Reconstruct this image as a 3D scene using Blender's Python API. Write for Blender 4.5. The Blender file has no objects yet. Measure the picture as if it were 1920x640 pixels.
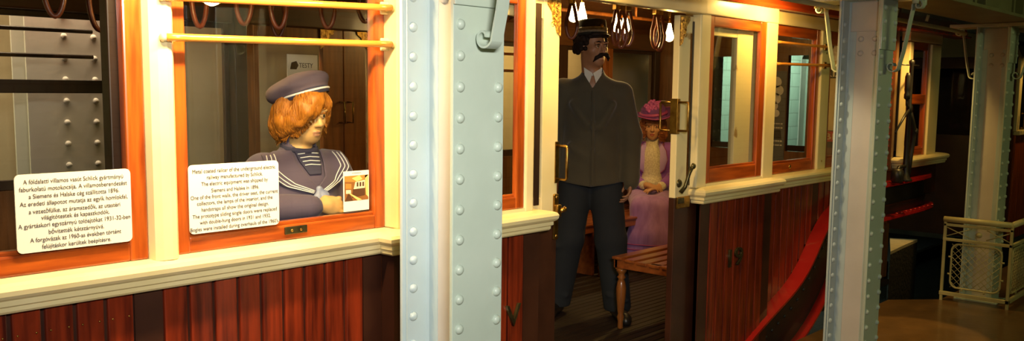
import bpy, bmesh, math, random
import numpy as np
from mathutils import Vector, Matrix
random.seed(7)
rng = np.random.default_rng(5)
PI = math.pi
scene = bpy.context.scene
COL = scene.collection

# ------------------------------------------------------------------ materials
def _n(nt, t, **kw):
    n = nt.nodes.new(t)
    for k, v in kw.items():
        if k in n.inputs: n.inputs[k].default_value = v
        else: setattr(n, k, v)
    return n

def pm(name, c1, c2=None, rough=.5, metal=0., scale=(1, 1, 1), nscale=6., detail=4., bump=0., bscale=None,
       coat=0., lo=.35, hi=.65, spec=.5, sheen=0.):
    """Noise-mottled principled material in object space."""
    m = bpy.data.materials.new(name); m.use_nodes = True
    nt = m.node_tree; b = nt.nodes['Principled BSDF']
    b.inputs['Roughness'].default_value = rough; b.inputs['Metallic'].default_value = metal
    b.inputs['Coat Weight'].default_value = coat; b.inputs['Coat Roughness'].default_value = .12
    b.inputs['Specular IOR Level'].default_value = spec
    b.inputs['Sheen Weight'].default_value = sheen
    c2 = c2 or tuple(x * .8 for x in c1)
    tc = _n(nt, 'ShaderNodeTexCoord'); mp = _n(nt, 'ShaderNodeMapping'); mp.inputs['Scale'].default_value = scale
    nz = _n(nt, 'ShaderNodeTexNoise'); nz.inputs['Scale'].default_value = nscale; nz.inputs['Detail'].default_value = detail
    rp = _n(nt, 'ShaderNodeValToRGB')
    rp.color_ramp.elements[0].position = lo; rp.color_ramp.elements[0].color = (*c1, 1)
    rp.color_ramp.elements[1].position = hi; rp.color_ramp.elements[1].color = (*c2, 1)
    L = nt.links.new
    L(tc.outputs['Object'], mp.inputs['Vector']); L(mp.outputs['Vector'], nz.inputs['Vector'])
    L(nz.outputs['Fac'], rp.inputs['Fac']); L(rp.outputs['Color'], b.inputs['Base Color'])
    if bump:
        bp = _n(nt, 'ShaderNodeBump'); bp.inputs['Strength'].default_value = bump; bp.inputs['Distance'].default_value = .01
        if bscale:
            nz2 = _n(nt, 'ShaderNodeTexNoise'); nz2.inputs['Scale'].default_value = bscale; nz2.inputs['Detail'].default_value = 3
            L(mp.outputs['Vector'], nz2.inputs['Vector']); L(nz2.outputs['Fac'], bp.inputs['Height'])
        else:
            L(nz.outputs['Fac'], bp.inputs['Height'])
        L(bp.outputs['Normal'], b.inputs['Normal'])
    return m

def glass_mat(name, tint, rough=.015, ior=1.5):
    m = bpy.data.materials.new(name); m.use_nodes = True
    nt = m.node_tree; nt.nodes.clear()
    o = _n(nt, 'ShaderNodeOutputMaterial'); mx = _n(nt, 'ShaderNodeMixShader'); f = _n(nt, 'ShaderNodeFresnel', IOR=ior)
    t = _n(nt, 'ShaderNodeBsdfTransparent', Color=(*tint, 1)); g = _n(nt, 'ShaderNodeBsdfGlossy', Roughness=rough)
    L = nt.links.new
    ge = _n(nt, 'ShaderNodeNewGeometry'); mu = _n(nt, 'ShaderNodeMath', operation='MULTIPLY'); sb_ = _n(nt, 'ShaderNodeMath', operation='SUBTRACT'); sb_.inputs[0].default_value = 1.
    L(ge.outputs['Backfacing'], sb_.inputs[1]); L(f.outputs[0], mu.inputs[0]); L(sb_.outputs[0], mu.inputs[1]); L(mu.outputs[0], mx.inputs[0]); L(t.outputs[0], mx.inputs[1]); L(g.outputs[0], mx.inputs[2]); L(mx.outputs[0], o.inputs[0])
    return m

def emit_mat(name, c, s):
    m = bpy.data.materials.new(name); m.use_nodes = True
    b = m.node_tree.nodes['Principled BSDF']
    b.inputs['Base Color'].default_value = (*c, 1); b.inputs['Emission Color'].default_value = (*c, 1)
    b.inputs['Emission Strength'].default_value = s
    return m

def tile_mat(name, c1, c2, mortar, w, h, rough=.18, vert='XZ'):
    m = bpy.data.materials.new(name); m.use_nodes = True
    nt = m.node_tree; b = nt.nodes['Principled BSDF']; b.inputs['Roughness'].default_value = rough
    tc = _n(nt, 'ShaderNodeTexCoord'); sp = _n(nt, 'ShaderNodeSeparateXYZ'); cb = _n(nt, 'ShaderNodeCombineXYZ')
    br = _n(nt, 'ShaderNodeTexBrick')
    br.inputs['Color1'].default_value = (*c1, 1); br.inputs['Color2'].default_value = (*c2, 1); br.inputs['Mortar'].default_value = (*mortar, 1)
    br.inputs['Scale'].default_value = 1; br.inputs['Brick Width'].default_value = w; br.inputs['Row Height'].default_value = h
    br.inputs['Mortar Size'].default_value = .006; br.offset = .5
    L = nt.links.new
    L(tc.outputs['Object'], sp.inputs[0]); L(sp.outputs[vert[0]], cb.inputs['X']); L(sp.outputs[vert[1]], cb.inputs['Y'])
    L(cb.outputs[0], br.inputs['Vector']); L(br.outputs['Color'], b.inputs['Base Color'])
    bp = _n(nt, 'ShaderNodeBump', Strength=.3, Distance=.004); L(br.outputs['Fac'], bp.inputs['Height']); bp.invert = True
    L(bp.outputs[0], b.inputs['Normal'])
    return m

CREAM = pm('cream_paint', (.82, .71, .41), (.77, .65, .33), .35, nscale=5, bump=.05, bscale=20, coat=.2)
CREAM_WORN = pm('worn_cream_paint', (.80, .68, .38), (.42, .26, .10), .45, nscale=7, lo=.66, hi=.70, bump=.1)
WOOD = pm('orange_varnished_wood', (.47, .095, .010), (.26, .042, .005), .28, scale=(9, 9, .8), nscale=5, detail=6, coat=.5, bump=.03)
WOOD_H = pm('orange_varnished_wood_rail', (.47, .095, .010), (.24, .040, .005), .28, scale=(.8, 9, 9), nscale=5, detail=6, coat=.5, bump=.03)
RAILW = pm('brass_rail', (.72, .30, .045), (.60, .22, .03), .25, scale=(1, 9, 9), nscale=5, coat=.6)
MAHOG = pm('mahogany_planks', (.29, .032, .007), (.065, .007, .003), .30, scale=(11, 11, .7), nscale=4, detail=6, coat=.5, lo=.3, hi=.7, bump=.04)
MAHOG_D = pm('dark_brown_paint', (.055, .017, .008), (.035, .010, .005), .4, nscale=6, coat=.2)
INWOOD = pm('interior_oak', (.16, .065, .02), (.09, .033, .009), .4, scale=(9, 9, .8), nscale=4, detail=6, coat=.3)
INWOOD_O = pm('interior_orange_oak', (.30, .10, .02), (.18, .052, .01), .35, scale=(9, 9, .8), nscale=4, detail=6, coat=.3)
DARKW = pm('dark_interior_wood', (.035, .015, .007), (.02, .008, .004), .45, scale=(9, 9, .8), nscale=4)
CEILW = pm('ceiling_wood', (.10, .04, .014), (.06, .022, .008), .4, scale=(.8, 9, 9), nscale=4, coat=.3)
REDP = pm('red_car_paint', (.38, .012, .010), (.30, .009, .008), .25, nscale=3, coat=.6)
ROOFR = pm('orange_red_roof_paint', (.55, .075, .012), (.45, .05, .01), .25, nscale=3, coat=.5)
BLACK = pm('black_iron', (.012, .010, .010), (.02, .017, .015), .4, nscale=8)
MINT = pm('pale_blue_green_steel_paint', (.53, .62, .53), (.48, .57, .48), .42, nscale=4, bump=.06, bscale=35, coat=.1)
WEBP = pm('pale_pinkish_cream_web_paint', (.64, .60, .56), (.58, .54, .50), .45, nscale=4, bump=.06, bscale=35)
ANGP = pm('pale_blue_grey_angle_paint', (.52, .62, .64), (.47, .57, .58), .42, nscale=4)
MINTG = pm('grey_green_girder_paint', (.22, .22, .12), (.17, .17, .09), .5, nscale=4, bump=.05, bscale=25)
RAILC = pm('pale_yellow_railing_paint', (.50, .46, .24), (.42, .38, .19), .4, nscale=8)
BRASS = pm('old_brass', (.50, .30, .07), (.28, .15, .035), .3, metal=1, nscale=30)
BRASS_L = pm('filigree_brass', (.66, .42, .09), (.25, .13, .03), .35, metal=.6, nscale=70, lo=.42, hi=.58, bump=.5)
IRONDK = pm('dark_bronze_numeral', (.10, .085, .035), (.05, .04, .018), .35, metal=.7, nscale=30)
GLASS = glass_mat('window_glass', (.955, .96, .935))
SIGN = pm('sign_white_plastic', (.86, .84, .72), (.84, .82, .70), .3, nscale=3)
INK = pm('sign_brown_print', (.075, .045, .014), (.075, .045, .014), .7)
PAPER = pm('white_paper', (.85, .82, .70), (.83, .80, .68), .5, nscale=3)
LEATHER = pm('red_brown_leather', (.22, .055, .02), (.13, .03, .012), .4, nscale=25, coat=.2)
BULB = emit_mat('glowing_bulb', (1., .70, .30), 22.)
BENCHW = pm('bench_varnished_wood', (.36, .10, .02), (.22, .055, .012), .3, scale=(.8, 9, 9), nscale=4, coat=.5)
LEGW = pm('turned_wood', (.34, .12, .025), (.22, .07, .015), .3, scale=(9, 9, .8), nscale=4, coat=.4)
FLOORW = pm('ribbed_wood_floor', (.022, .010, .0045), (.012, .0055, .003), .6, scale=(.5, 12, 1), nscale=5)
PLAT = pm('brown_polished_asphalt', (.16, .085, .03), (.11, .06, .022), .32, nscale=5, bump=.18, bscale=18, coat=.3)
BALLAST = pm('black_ballast', (.009, .007, .005), (.014, .011, .008), .9, nscale=25, bump=.8)
LITPATCH = pm('pale_lit_patch', (.55, .47, .30), (.45, .38, .24), .6, nscale=8)  # pale top of the block that stands in for a light patch
TILEG = tile_mat('pale_green_wall_tiles', (.56, .68, .58), (.52, .64, .54), (.40, .48, .40), .42, .19)
TILEW = tile_mat('white_wall_tiles', (.74, .74, .66), (.68, .69, .60), (.40, .38, .32), .24, .12)
PLASTER = pm('dark_plaster', (.20, .17, .11), (.15, .12, .08), .8, nscale=2)

# ------------------------------------------------------------------ mesh builder
class MB:
    def __init__(s): s.V = []; s.F = []; s.M = []; s.S = []
    def add(s, V, F, mat=0, smooth=False):
        o = len(s.V); s.V += [tuple(map(float, v)) for v in V]
        for f in F: s.F.append(tuple(i + o for i in f)); s.M.append(mat); s.S.append(smooth)
        return s
    def box(s, x0, x1, y0, y1, z0, z1, bev=0., mat=0):
        if x0 > x1: x0, x1 = x1, x0
        if y0 > y1: y0, y1 = y1, y0
        if z0 > z1: z0, z1 = z1, z0
        V = [(x0, y0, z0), (x1, y0, z0), (x1, y1, z0), (x0, y1, z0), (x0, y0, z1), (x1, y0, z1), (x1, y1, z1), (x0, y1, z1)]
        F = [(0, 3, 2, 1), (4, 5, 6, 7), (0, 1, 5, 4), (1, 2, 6, 5), (2, 3, 7, 6), (3, 0, 4, 7)]
        if bev <= 0: return s.add(V, F, mat)
        bm = bmesh.new(); vs = [bm.verts.new(v) for v in V]
        for f in F: bm.faces.new([vs[i] for i in f])
        bmesh.ops.bevel(bm, geom=bm.edges[:], offset=min(bev, .45 * min(x1 - x0, y1 - y0, z1 - z0)), segments=2, profile=.5, affect='EDGES')
        bm.verts.index_update()
        s.add([v.co[:] for v in bm.verts], [[v.index for v in f.verts] for f in bm.faces], mat)
        bm.free(); return s
    def tube(s, pts, r, n=10, mat=0, closed=False):
        P = [Vector(p) for p in pts]; m = len(P)
        R = [r] * m if not hasattr(r, '__len__') else list(r)
        V = []; F = []; up = None
        for i in range(m):
            if closed: t = (P[(i + 1) % m] - P[i - 1]).normalized()
            else: t = (P[min(i + 1, m - 1)] - P[max(i - 1, 0)]).normalized()
            if up is None:
                up = t.orthogonal().normalized()
            up = (up - t * up.dot(t))
            if up.length < 1e-6: up = t.orthogonal()
            up.normalize(); sd = t.cross(up)
            for k in range(n):
                a = 2 * PI * k / n
                V.append(P[i] + (up * math.cos(a) + sd * math.sin(a)) * R[i])
        for i in range(m if closed else m - 1):
            j = (i + 1) % m
            for k in range(n):
                F.append((i * n + k, i * n + (k + 1) % n, j * n + (k + 1) % n, j * n + k))
        if not closed:
            F.append(tuple(range(n - 1, -1, -1))); F.append(tuple((m - 1) * n + k for k in range(n)))
        return s.add(V, F, mat, True)
    def lathe(s, prof, c=(0, 0, 0), n=24, mat=0, rot=None, sy=1.):
        V = []; F = []; m = len(prof)
        for (r, z) in prof:
            for k in range(n):
                a = 2 * PI * k / n
                v = Vector((max(r, 1e-5) * math.cos(a), max(r, 1e-5) * sy * math.sin(a), z))
                if rot is not None: v = rot @ v
                V.append(v + Vector(c))
        for i in range(m - 1):
            for k in range(n):
                F.append((i * n + k, i * n + (k + 1) % n, (i + 1) * n + (k + 1) % n, (i + 1) * n + k))
        F.append(tuple(range(n - 1, -1, -1))); F.append(tuple((m - 1) * n + k for k in range(n)))
        return s.add(V, F, mat, True)
    def dome(s, c, nrm, r, h, n=14, mat=0):
        nrm = Vector(nrm).normalized(); u = nrm.orthogonal().normalized(); w = nrm.cross(u); c = Vector(c)
        V = []; F = []; rings = [(1., -.15), (1., 0), (.93, .36), (.75, .68), (.45, .91), (.12, 1.)]
        for (q, z) in rings:
            for k in range(n):
                a = 2 * PI * k / n
                V.append(c + (u * math.cos(a) + w * math.sin(a)) * r * q + nrm * h * z)
        for i in range(len(rings) - 1):
            for k in range(n): F.append((i * n + k, i * n + (k + 1) % n, (i + 1) * n + (k + 1) % n, (i + 1) * n + k))
        F.append(tuple((len(rings) - 1) * n + k for k in range(n)))
        return s.add(V, F, mat, True)
    def prism(s, poly, a0, a1, f, mat=0):
        """poly of 2-D points pushed from a0 to a1; f(u,v,a) gives xyz."""
        n = len(poly)
        V = [f(u, v, a0) for u, v in poly] + [f(u, v, a1) for u, v in poly]
        F = [tuple(range(n)), tuple(range(2 * n - 1, n - 1, -1))] + [(i, (i + 1) % n, n + (i + 1) % n, n + i) for i in range(n)]
        return s.add(V, F, mat)
    def sweep(s, prof, path, mat=0):
        """prof (outward, z) swept along an XY path, outward = to the right of travel; mitred corners."""
        n = len(prof); V = []; F = []; m = len(path)
        dirs = [Vector((path[i + 1][0] - path[i][0], path[i + 1][1] - path[i][1])).normalized() for i in range(m - 1)]
        for i, p in enumerate(path):
            ns = []
            if i > 0: ns.append(Vector((dirs[i - 1].y, -dirs[i - 1].x)))
            if i < m - 1: ns.append(Vector((dirs[i].y, -dirs[i].x)))
            if len(ns) == 2:
                mt = (ns[0] + ns[1]); mt = mt / max(.2, (mt.length_squared / 2))
            else: mt = ns[0]
            for (o, z) in prof: V.append((p[0] + mt.x * o, p[1] + mt.y * o, z))
        for i in range(m - 1):
            for k in range(n): F.append((i * n + k, i * n + (k + 1) % n, (i + 1) * n + (k + 1) % n, (i + 1) * n + k))
        F.append(tuple(range(n - 1, -1, -1))); F.append(tuple((m - 1) * n + k for k in range(n)))
        return s.add(V, F, mat)
    def strip(s, pts, wdir, w, t, mat=0):
        """flat bar following pts, width w along wdir, thickness t."""
        P = [Vector(p) for p in pts]; wd = Vector(wdir).normalized(); V = []; F = []; m = len(P)
        for i in range(m):
            tg = (P[min(i + 1, m - 1)] - P[max(i - 1, 0)]).normalized(); nn = tg.cross(wd).normalized()
            for a, b in ((-1, -1), (1, -1), (1, 1), (-1, 1)): V.append(P[i] + wd * (w / 2 * a) + nn * (t / 2 * b))
        for i in range(m - 1):
            for k in range(4): F.append((i * 4 + k, i * 4 + (k + 1) % 4, i * 4 + 4 + (k + 1) % 4, i * 4 + 4 + k))
        F.append((3, 2, 1, 0)); F.append(tuple((m - 1) * 4 + k for k in range(4)))
        return s.add(V, F, mat)
    def build(s, name, mats, parent=None, off=None):
        if not isinstance(mats, (list, tuple)): mats = [mats]
        if off is None and parent is not None: off = parent.get('_off', (0, 0, 0))
        off = off or (0, 0, 0)
        me = bpy.data.meshes.new(name)
        me.from_pydata([(v[0] - off[0], v[1] - off[1], v[2] - off[2]) for v in s.V], [], s.F)
        for m in mats: me.materials.append(m)
        me.polygons.foreach_set('material_index', s.M); me.polygons.foreach_set('use_smooth', s.S)
        bm = bmesh.new(); bm.from_mesh(me); bmesh.ops.recalc_face_normals(bm, faces=bm.faces[:]); bm.to_mesh(me); bm.free()
        o = bpy.data.objects.new(name, me); COL.objects.link(o)
        if parent is not None:
            o.parent = parent; o['_off'] = list(off)
        else:
            o.location = off
        return o

def tag(o, label=None, cat=None, group=None, kind=None):
    if label: o['label'] = label
    if cat: o['category'] = cat
    if group: o['group'] = group
    if kind: o['kind'] = kind
    return o

def thing(name, label, cat, loc, rotz=0., group=None, world=True):
    """Empty at the thing's base; with world=True children are given in world coordinates, else local."""
    o = bpy.data.objects.new(name, None); COL.objects.link(o); o.empty_display_size = .05
    o.location = loc; o.rotation_euler = (0, 0, rotz)
    o['_off'] = list(loc) if world else [0., 0., 0.]
    return tag(o, label, cat, group)

def copy_tree(o, parent=None):
    c = o.copy(); COL.objects.link(c); c.parent = parent
    for ch in list(o.children): copy_tree(ch, c)
    return c

def solo(mb, name, mats, loc, label, cat, group=None, kind=None):
    o = mb.build(name, mats, None, loc); return tag(o, label, cat, group, kind)

def text_mesh(name, body, size, mat, f, parent=None, align='CENTER', fit=None, ext=.0004, space=1., bold=0.):
    cu = bpy.data.curves.new(name, 'FONT'); cu.body = body; cu.size = size; cu.align_x = align; cu.extrude = ext
    cu.space_line = space; cu.offset = bold
    t = bpy.data.objects.new(name, cu); COL.objects.link(t)
    dg = bpy.context.evaluated_depsgraph_get(); me = bpy.data.meshes.new_from_object(t.evaluated_get(dg))
    bpy.data.objects.remove(t)
    xs = [v.co.x for v in me.vertices]; ys = [v.co.y for v in me.vertices]
    k = 1. if not fit else fit / (max(xs) - min(xs))
    cx = (max(xs) + min(xs)) / 2; cy = (max(ys) + min(ys)) / 2
    off = parent.get('_off', (0, 0, 0)) if parent is not None else (0, 0, 0)
    for v in me.vertices:
        p = f((v.co.x - cx) * k, v.co.y - cy, v.co.z)
        v.co = (p[0] - off[0], p[1] - off[1], p[2] - off[2])
    me.materials.clear(); me.materials.append(mat)
    o = bpy.data.objects.new(name, me); COL.objects.link(o)
    if parent is not None: o.parent = parent; o['_off'] = list(off)
    return o

# ------------------------------------------------------------------ smooth implicit bodies
class SDF:
    def __init__(s, lo, hi, res):
        s.lo = np.array(lo, float); s.res = res
        s.n = np.ceil((np.array(hi) - s.lo) / res).astype(int) + 1
        s.ax = [(s.lo[i] + res * np.arange(s.n[i])).astype(np.float32) for i in range(3)]
        s.f = np.full(s.n, .2, np.float32)
    def _loc(s, lo, hi, pad):
        a = np.clip(np.floor((np.array(lo) - pad - s.lo) / s.res).astype(int), 0, s.n - 1)
        b = np.clip(np.ceil((np.array(hi) + pad - s.lo) / s.res).astype(int) + 1, 1, s.n)
        return tuple(slice(a[i], max(a[i] + 1, b[i])) for i in range(3))
    def _mix(s, sl, d, k, op):
        g = s.f[sl]
        if op == 'u':
            h = np.clip(.5 + .5 * (g - d) / k, 0, 1); s.f[sl] = g * (1 - h) + d * h - k * h * (1 - h)
        else:
            h = np.clip(.5 - .5 * (g + d) / k, 0, 1); s.f[sl] = g * (1 - h) - d * h + k * h * (1 - h)
    def cap(s, a, b, r1, r2=None, k=.012, op='u', sq=None):
        a = np.array(a, float); b = np.array(b, float); r2 = r1 if r2 is None else r2
        R = max(r1, r2); sl = s._loc(np.minimum(a, b) - R, np.maximum(a, b) + R, 1.2 * k + 3 * s.res)
        x, y, z = s.ax[0][sl[0]][:, None, None], s.ax[1][sl[1]][None, :, None], s.ax[2][sl[2]][None, None, :]
        ab = b - a; L = max(ab @ ab, 1e-9)
        t = np.clip(((x - a[0]) * ab[0] + (y - a[1]) * ab[1] + (z - a[2]) * ab[2]) / L, 0, 1)
        d = np.sqrt((x - a[0] - t * ab[0]) ** 2 + (y - a[1] - t * ab[1]) ** 2 + (z - a[2] - t * ab[2]) ** 2) - (r1 + (r2 - r1) * t)
        s._mix(sl, d.astype(np.float32), k, op); return s
    def ell(s, c, r, R=None, k=.012, op='u'):
        c = np.array(c, float); r = np.array(r, float); mr = r.max()
        sl = s._loc(c - mr, c + mr, 1.2 * k + 3 * s.res)
        x, y, z = s.ax[0][sl[0]][:, None, None] - c[0], s.ax[1][sl[1]][None, :, None] - c[1], s.ax[2][sl[2]][None, None, :] - c[2]
        if R is None: q = (x, y, z)
        else: q = [R[0, i] * x + R[1, i] * y + R[2, i] * z for i in range(3)]
        k0 = np.sqrt((q[0] / r[0]) ** 2 + (q[1] / r[1]) ** 2 + (q[2] / r[2]) ** 2)
        k1 = np.sqrt((q[0] / r[0] ** 2) ** 2 + (q[1] / r[1] ** 2) ** 2 + (q[2] / r[2] ** 2) ** 2)
        d = k0 * (k0 - 1) / np.maximum(k1, 1e-6)
        s._mix(sl, d.astype(np.float32), k, op); return s
    def chain(s, pts, rs, k=.012, op='u'):
        for i in range(len(pts) - 1): s.cap(pts[i], pts[i + 1], rs[i], rs[i + 1], k, op)
        return s
    def cut(s, fn):
        """keep only where fn(x,y,z) <= 0"""
        x, y, z = s.ax[0][:, None, None], s.ax[1][None, :, None], s.ax[2][None, None, :]
        s.f = np.maximum(s.f, fn(x, y, z).astype(np.float32)); return s
    def mesh(s):
        f = s.f; ins = f < 0; n = s.n
        cs = tuple(n - 1)
        acc = np.zeros(cs + (3,), np.float32); cnt = np.zeros(cs, np.float32)
        def sh(d, a): return tuple(slice(d[i], n[i] - 1 + d[i]) for i in range(3)) if a is None else None
        cor = [(i, j, k) for i in (0, 1) for j in (0, 1) for k in (0, 1)]
        mixed = np.zeros(cs, bool)
        i0 = ins[sh((0, 0, 0), None)]
        for c in cor[1:]: mixed |= (ins[sh(c, None)] != i0)
        idx = np.argwhere(mixed)
        if len(idx) == 0: return [], []
        P = np.zeros((len(idx), 3)); C = np.zeros(len(idx))
        vals = {c: f[idx[:, 0] + c[0], idx[:, 1] + c[1], idx[:, 2] + c[2]] for c in cor}
        for c in cor:
            for a in range(3):
                if c[a] == 0:
                    d = list(c); d[a] = 1; d = tuple(d)
                    v0, v1 = vals[c], vals[d]; m = (v0 < 0) != (v1 < 0)
                    t = np.where(m, v0 / np.where(m, v0 - v1, 1), 0)
                    p = np.tile(np.array(c, float), (len(idx), 1)); p[:, a] += t
                    P[m] += p[m]; C[m] += 1
        P = (P / C[:, None] + idx) * s.res + s.lo
        ids = -np.ones(cs, np.int64); ids[idx[:, 0], idx[:, 1], idx[:, 2]] = np.arange(len(idx))
        Q = []
        for a in range(3):
            b, c = (a + 1) % 3, (a + 2) % 3
            s0 = [slice(None)] * 3; s1 = [slice(None)] * 3; s0[a] = slice(0, n[a] - 1); s1[a] = slice(1, n[a])
            A, B = ins[tuple(s0)], ins[tuple(s1)]
            e = np.argwhere(A != B)
            e = e[(e[:, b] > 0) & (e[:, c] > 0) & (e[:, b] < n[b] - 1) & (e[:, c] < n[c] - 1)]
            def g(db, dc):
                q = e.copy(); q[:, b] += db; q[:, c] += dc; return ids[q[:, 0], q[:, 1], q[:, 2]]
            q = np.stack([g(-1, -1), g(0, -1), g(0, 0), g(-1, 0)], 1)
            fl = ~A[e[:, 0], e[:, 1], e[:, 2]]
            q[fl] = q[fl][:, ::-1]; Q.append(q)
        Q = np.concatenate(Q); Q = Q[(Q >= 0).all(1)]
        return P, Q
    def build(s, name, mats, parent, matfn=None, smooth=1):
        P, Q = s.mesh()
        me = bpy.data.meshes.new(name)
        me.vertices.add(len(P)); me.vertices.foreach_set('co', P.astype(np.float32).ravel())
        me.loops.add(len(Q) * 4); me.loops.foreach_set('vertex_index', Q.astype(np.int32).ravel())
        me.polygons.add(len(Q)); me.polygons.foreach_set('loop_start', (np.arange(len(Q)) * 4).astype(np.int32))
        me.polygons.foreach_set('loop_total', np.full(len(Q), 4, np.int32))
        if not isinstance(mats, (list, tuple)): mats = [mats]
        for m in mats: me.materials.append(m)
        me.update(calc_edges=True); me.validate()
        if matfn is not None:
            cen = P[Q].mean(1); mi = matfn(cen).astype(np.int32); me.polygons.foreach_set('material_index', mi)
        me.polygons.foreach_set('use_smooth', np.ones(len(me.polygons), bool))
        if smooth:
            bm = bmesh.new(); bm.from_mesh(me)
            for _ in range(smooth): bmesh.ops.smooth_vert(bm, verts=bm.verts[:], factor=.5, use_axis_x=True, use_axis_y=True, use_axis_z=True)
            bm.to_mesh(me); bm.free()
        o = bpy.data.objects.new(name, me); COL.objects.link(o); o.parent = parent; o['_off'] = [0., 0., 0.]
        return o
# ------------------------------------------------------------------ camera
CAMR = [(.67336703, -.07311798, .73568377), (-.73921763, -.08217737, .66843412), (.01158201, -.99393191, -.10938563)]
cd = bpy.data.cameras.new('camera'); cam = bpy.data.objects.new('camera', cd); COL.objects.link(cam)
cd.sensor_fit = 'HORIZONTAL'; cd.sensor_width = 36.; cd.lens = 36. * 1700 / 1920; cd.shift_y = 32.96 / 1920
cd.clip_start = .05
M = Matrix.Identity(4)
for i in range(3):
    M[i][0] = CAMR[i][0]; M[i][1] = -CAMR[i][1]; M[i][2] = -CAMR[i][2]; M[i][3] = (0, 0, 1.45)[i]
cam.matrix_world = M
scene.camera = cam

# ------------------------------------------------------------------ setting
PZ = -.10
mb = MB(); mb.prism([(-4, -2.6), (13, -2.6), (13, 2.12), (7.17, 2.12), (6.87, 2.40), (-4, 2.40)], PZ - .9, PZ, lambda u, v, a: (u, v, a))
tag(mb.build('floor', PLAT), kind='structure')
mb = MB().box(-4, 16, 2.1, 6.0, -1.05, -.98); tag(mb.build('trackbed_floor', BALLAST), kind='structure')
mb = MB().box(9.6, 16, 5.85, 6.0, -1.0, 2.8); tag(mb.build('wall_far_tiled', TILEG), kind='structure')
mb = MB().box(-4, 9.6, 5.85, 6.0, -1.0, 2.8); tag(mb.build('wall_far', pm('pale_plaster', (.50, .42, .28), (.42, .35, .22), .8, nscale=2)), kind='structure')
mb = MB().box(-4, 16, -2.75, -2.6, -1.0, 2.6); tag(mb.build('wall_platform', TILEW), kind='structure')
mb = MB().box(-4, 16, -2.75, 6.0, 2.75, 2.9); tag(mb.build('ceiling', PLASTER), kind='structure')
mb = MB().box(16, 16.15, -2.75, 6.0, -1.0, 2.9); tag(mb.build('wall_end', PLASTER), kind='structure')
mb = MB().box(-4.15, -4, -2.75, 6.0, -1.0, 2.9); tag(mb.build('wall_back', PLASTER), kind='structure')

# rails of the track (things)
for i, y in enumerate((2.95, 4.38)):
    mb = MB()
    mb.prism([(-.06, 0), (.06, 0), (.06, .012), (.012, .025), (.012, .09), (.035, .1), (.035, .125), (-.035, .125), (-.035, .1), (-.012, .09), (-.012, .025), (-.06, .012)],
             5.2, 15.5, lambda u, v, a: (a, y + u, -.97 + v))
    solo(mb, 'track_rail', BLACK, (10, y, -.97), 'black iron running rail in the dark pit beyond the railcar' + (', on the platform side' if i == 0 else ', on the tunnel wall side'), 'rail', 'running rails in the pit')
# added block, its pale top standing in for a patch of light
cb_ = thing('light_patch_block', 'added pale block standing in for a light patch in the pit beyond the railcar', 'block', (9.5, 3.3, -.98))
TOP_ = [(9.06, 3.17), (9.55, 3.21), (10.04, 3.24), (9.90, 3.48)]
MB().prism(TOP_, -.98, -.14, lambda u, v, a: (u, v, a)).build('base', BALLAST, cb_)  # sides kept black so only the bright patch shows
MB().prism(TOP_, -.14, -.11, lambda u, v, a: (u, v, a)).build('top_slab', LITPATCH, cb_)

# ------------------------------------------------------------------ railcar
YC = 3.64
car = thing('railcar', 'old underground railcar with cream posts, mahogany planks and red roof, open at its doorway', 'railcar', (3.5, YC, -.05))
def far(y): return 2 * YC - y
def curve_eval(pts, x):
    for (x0, z0), (x1, z1) in zip(pts, pts[1:]):
        if x <= x1: return z0 + (z1 - z0) * max(0, (x - x0) / (x1 - x0))
    return pts[-1][1]
def resample(c, n=30):
    c = np.array(c, float); q = np.concatenate([[0], np.cumsum(np.hypot(*np.diff(c, axis=0).T))]); t = np.linspace(0, q[-1], n)
    r = np.stack([np.interp(t, q, c[:, 0]), np.interp(t, q, c[:, 1])], 1)
    for _ in range(3): r[1:-1] = .25 * r[:-2] + .5 * r[1:-1] + .25 * r[2:]
    return [tuple(map(float, p)) for p in r]
SW_T = resample([(4.2, -.26), (4.5, -.08), (4.74, .03), (4.88, .08), (5.09, .157), (5.25, .205), (5.40, .28), (5.49, .345), (5.555, .41), (5.62, .48), (5.68, .552), (5.76, .615), (5.89, .68), (6.1, .735), (6.38, .765)])
SW_B = resample([(4.3, -.40), (4.6, -.2), (4.8, -.105), (4.98, -.046), (5.216, .004), (5.38, .042), (5.50, .085), (5.6, .13), (5.68, .18), (5.79, .26), (5.88, .343), (5.97, .43), (6.1, .48), (6.4, .51)])

def planks(name, x0, x1, y, pw, zb, zt=.868, skip=(), nails=False, mirror=False, end_x=None):
    mb = MB(); x = x0; i = 0
    Y = (lambda v: far(v)) if mirror else (lambda v: v)
    n = max(1, round((x1 - x0) / pw)); pw = (x1 - x0) / n
    if zb(x0) == zb(x1): mb.box(x0, x1, Y(y + .012), Y(y + .03), zb(x0), zt, mat=1)
    for i in range(n):
        a = x0 + i * pw; b = a + pw; z = min(zb(a), zb(b)) if zb(a) == zb(b) else zb((a + b) / 2)
        z += -.02 if zb(a) != zb(b) else 0
        if any(s0 <= (a + b) / 2 <= s1 for s0, s1 in skip): mb.box(a, b, Y(y + .004), Y(y + .03), z, zt, mat=1); continue
        bead = .3 * pw
        mb.box(a + .0055, b - .0055, Y(y), Y(y + .025), z, zt - .002, bev=.004)
        if zb(a) != zb(b): mb.box(a, b, Y(y + .012), Y(y + .03), z, zt, mat=1)
        if nails:
            for f in (.22, .78):
                mb.dome((a + f * pw, Y(y), zt - .075), (0, -1, 0), .0032, .002, 8, mat=2)
    return mb.build(name, [MAHOG, MAHOG_D, BRASS], car)
flat = lambda z: (lambda x: z)
planks('plank_panel', -1.0, 1.155, 2.497, .083, flat(-.06), nails=True)
planks('plank_panel', 1.155, 2.06, 2.497, .083, flat(-.06), skip=((1.155, 1.23), (2.0, 2.2)))
planks('plank_panel', 2.075, 2.855, 2.432, .098, flat(-.06), skip=((2.0, 2.16), (2.74, 2.9)))
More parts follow.
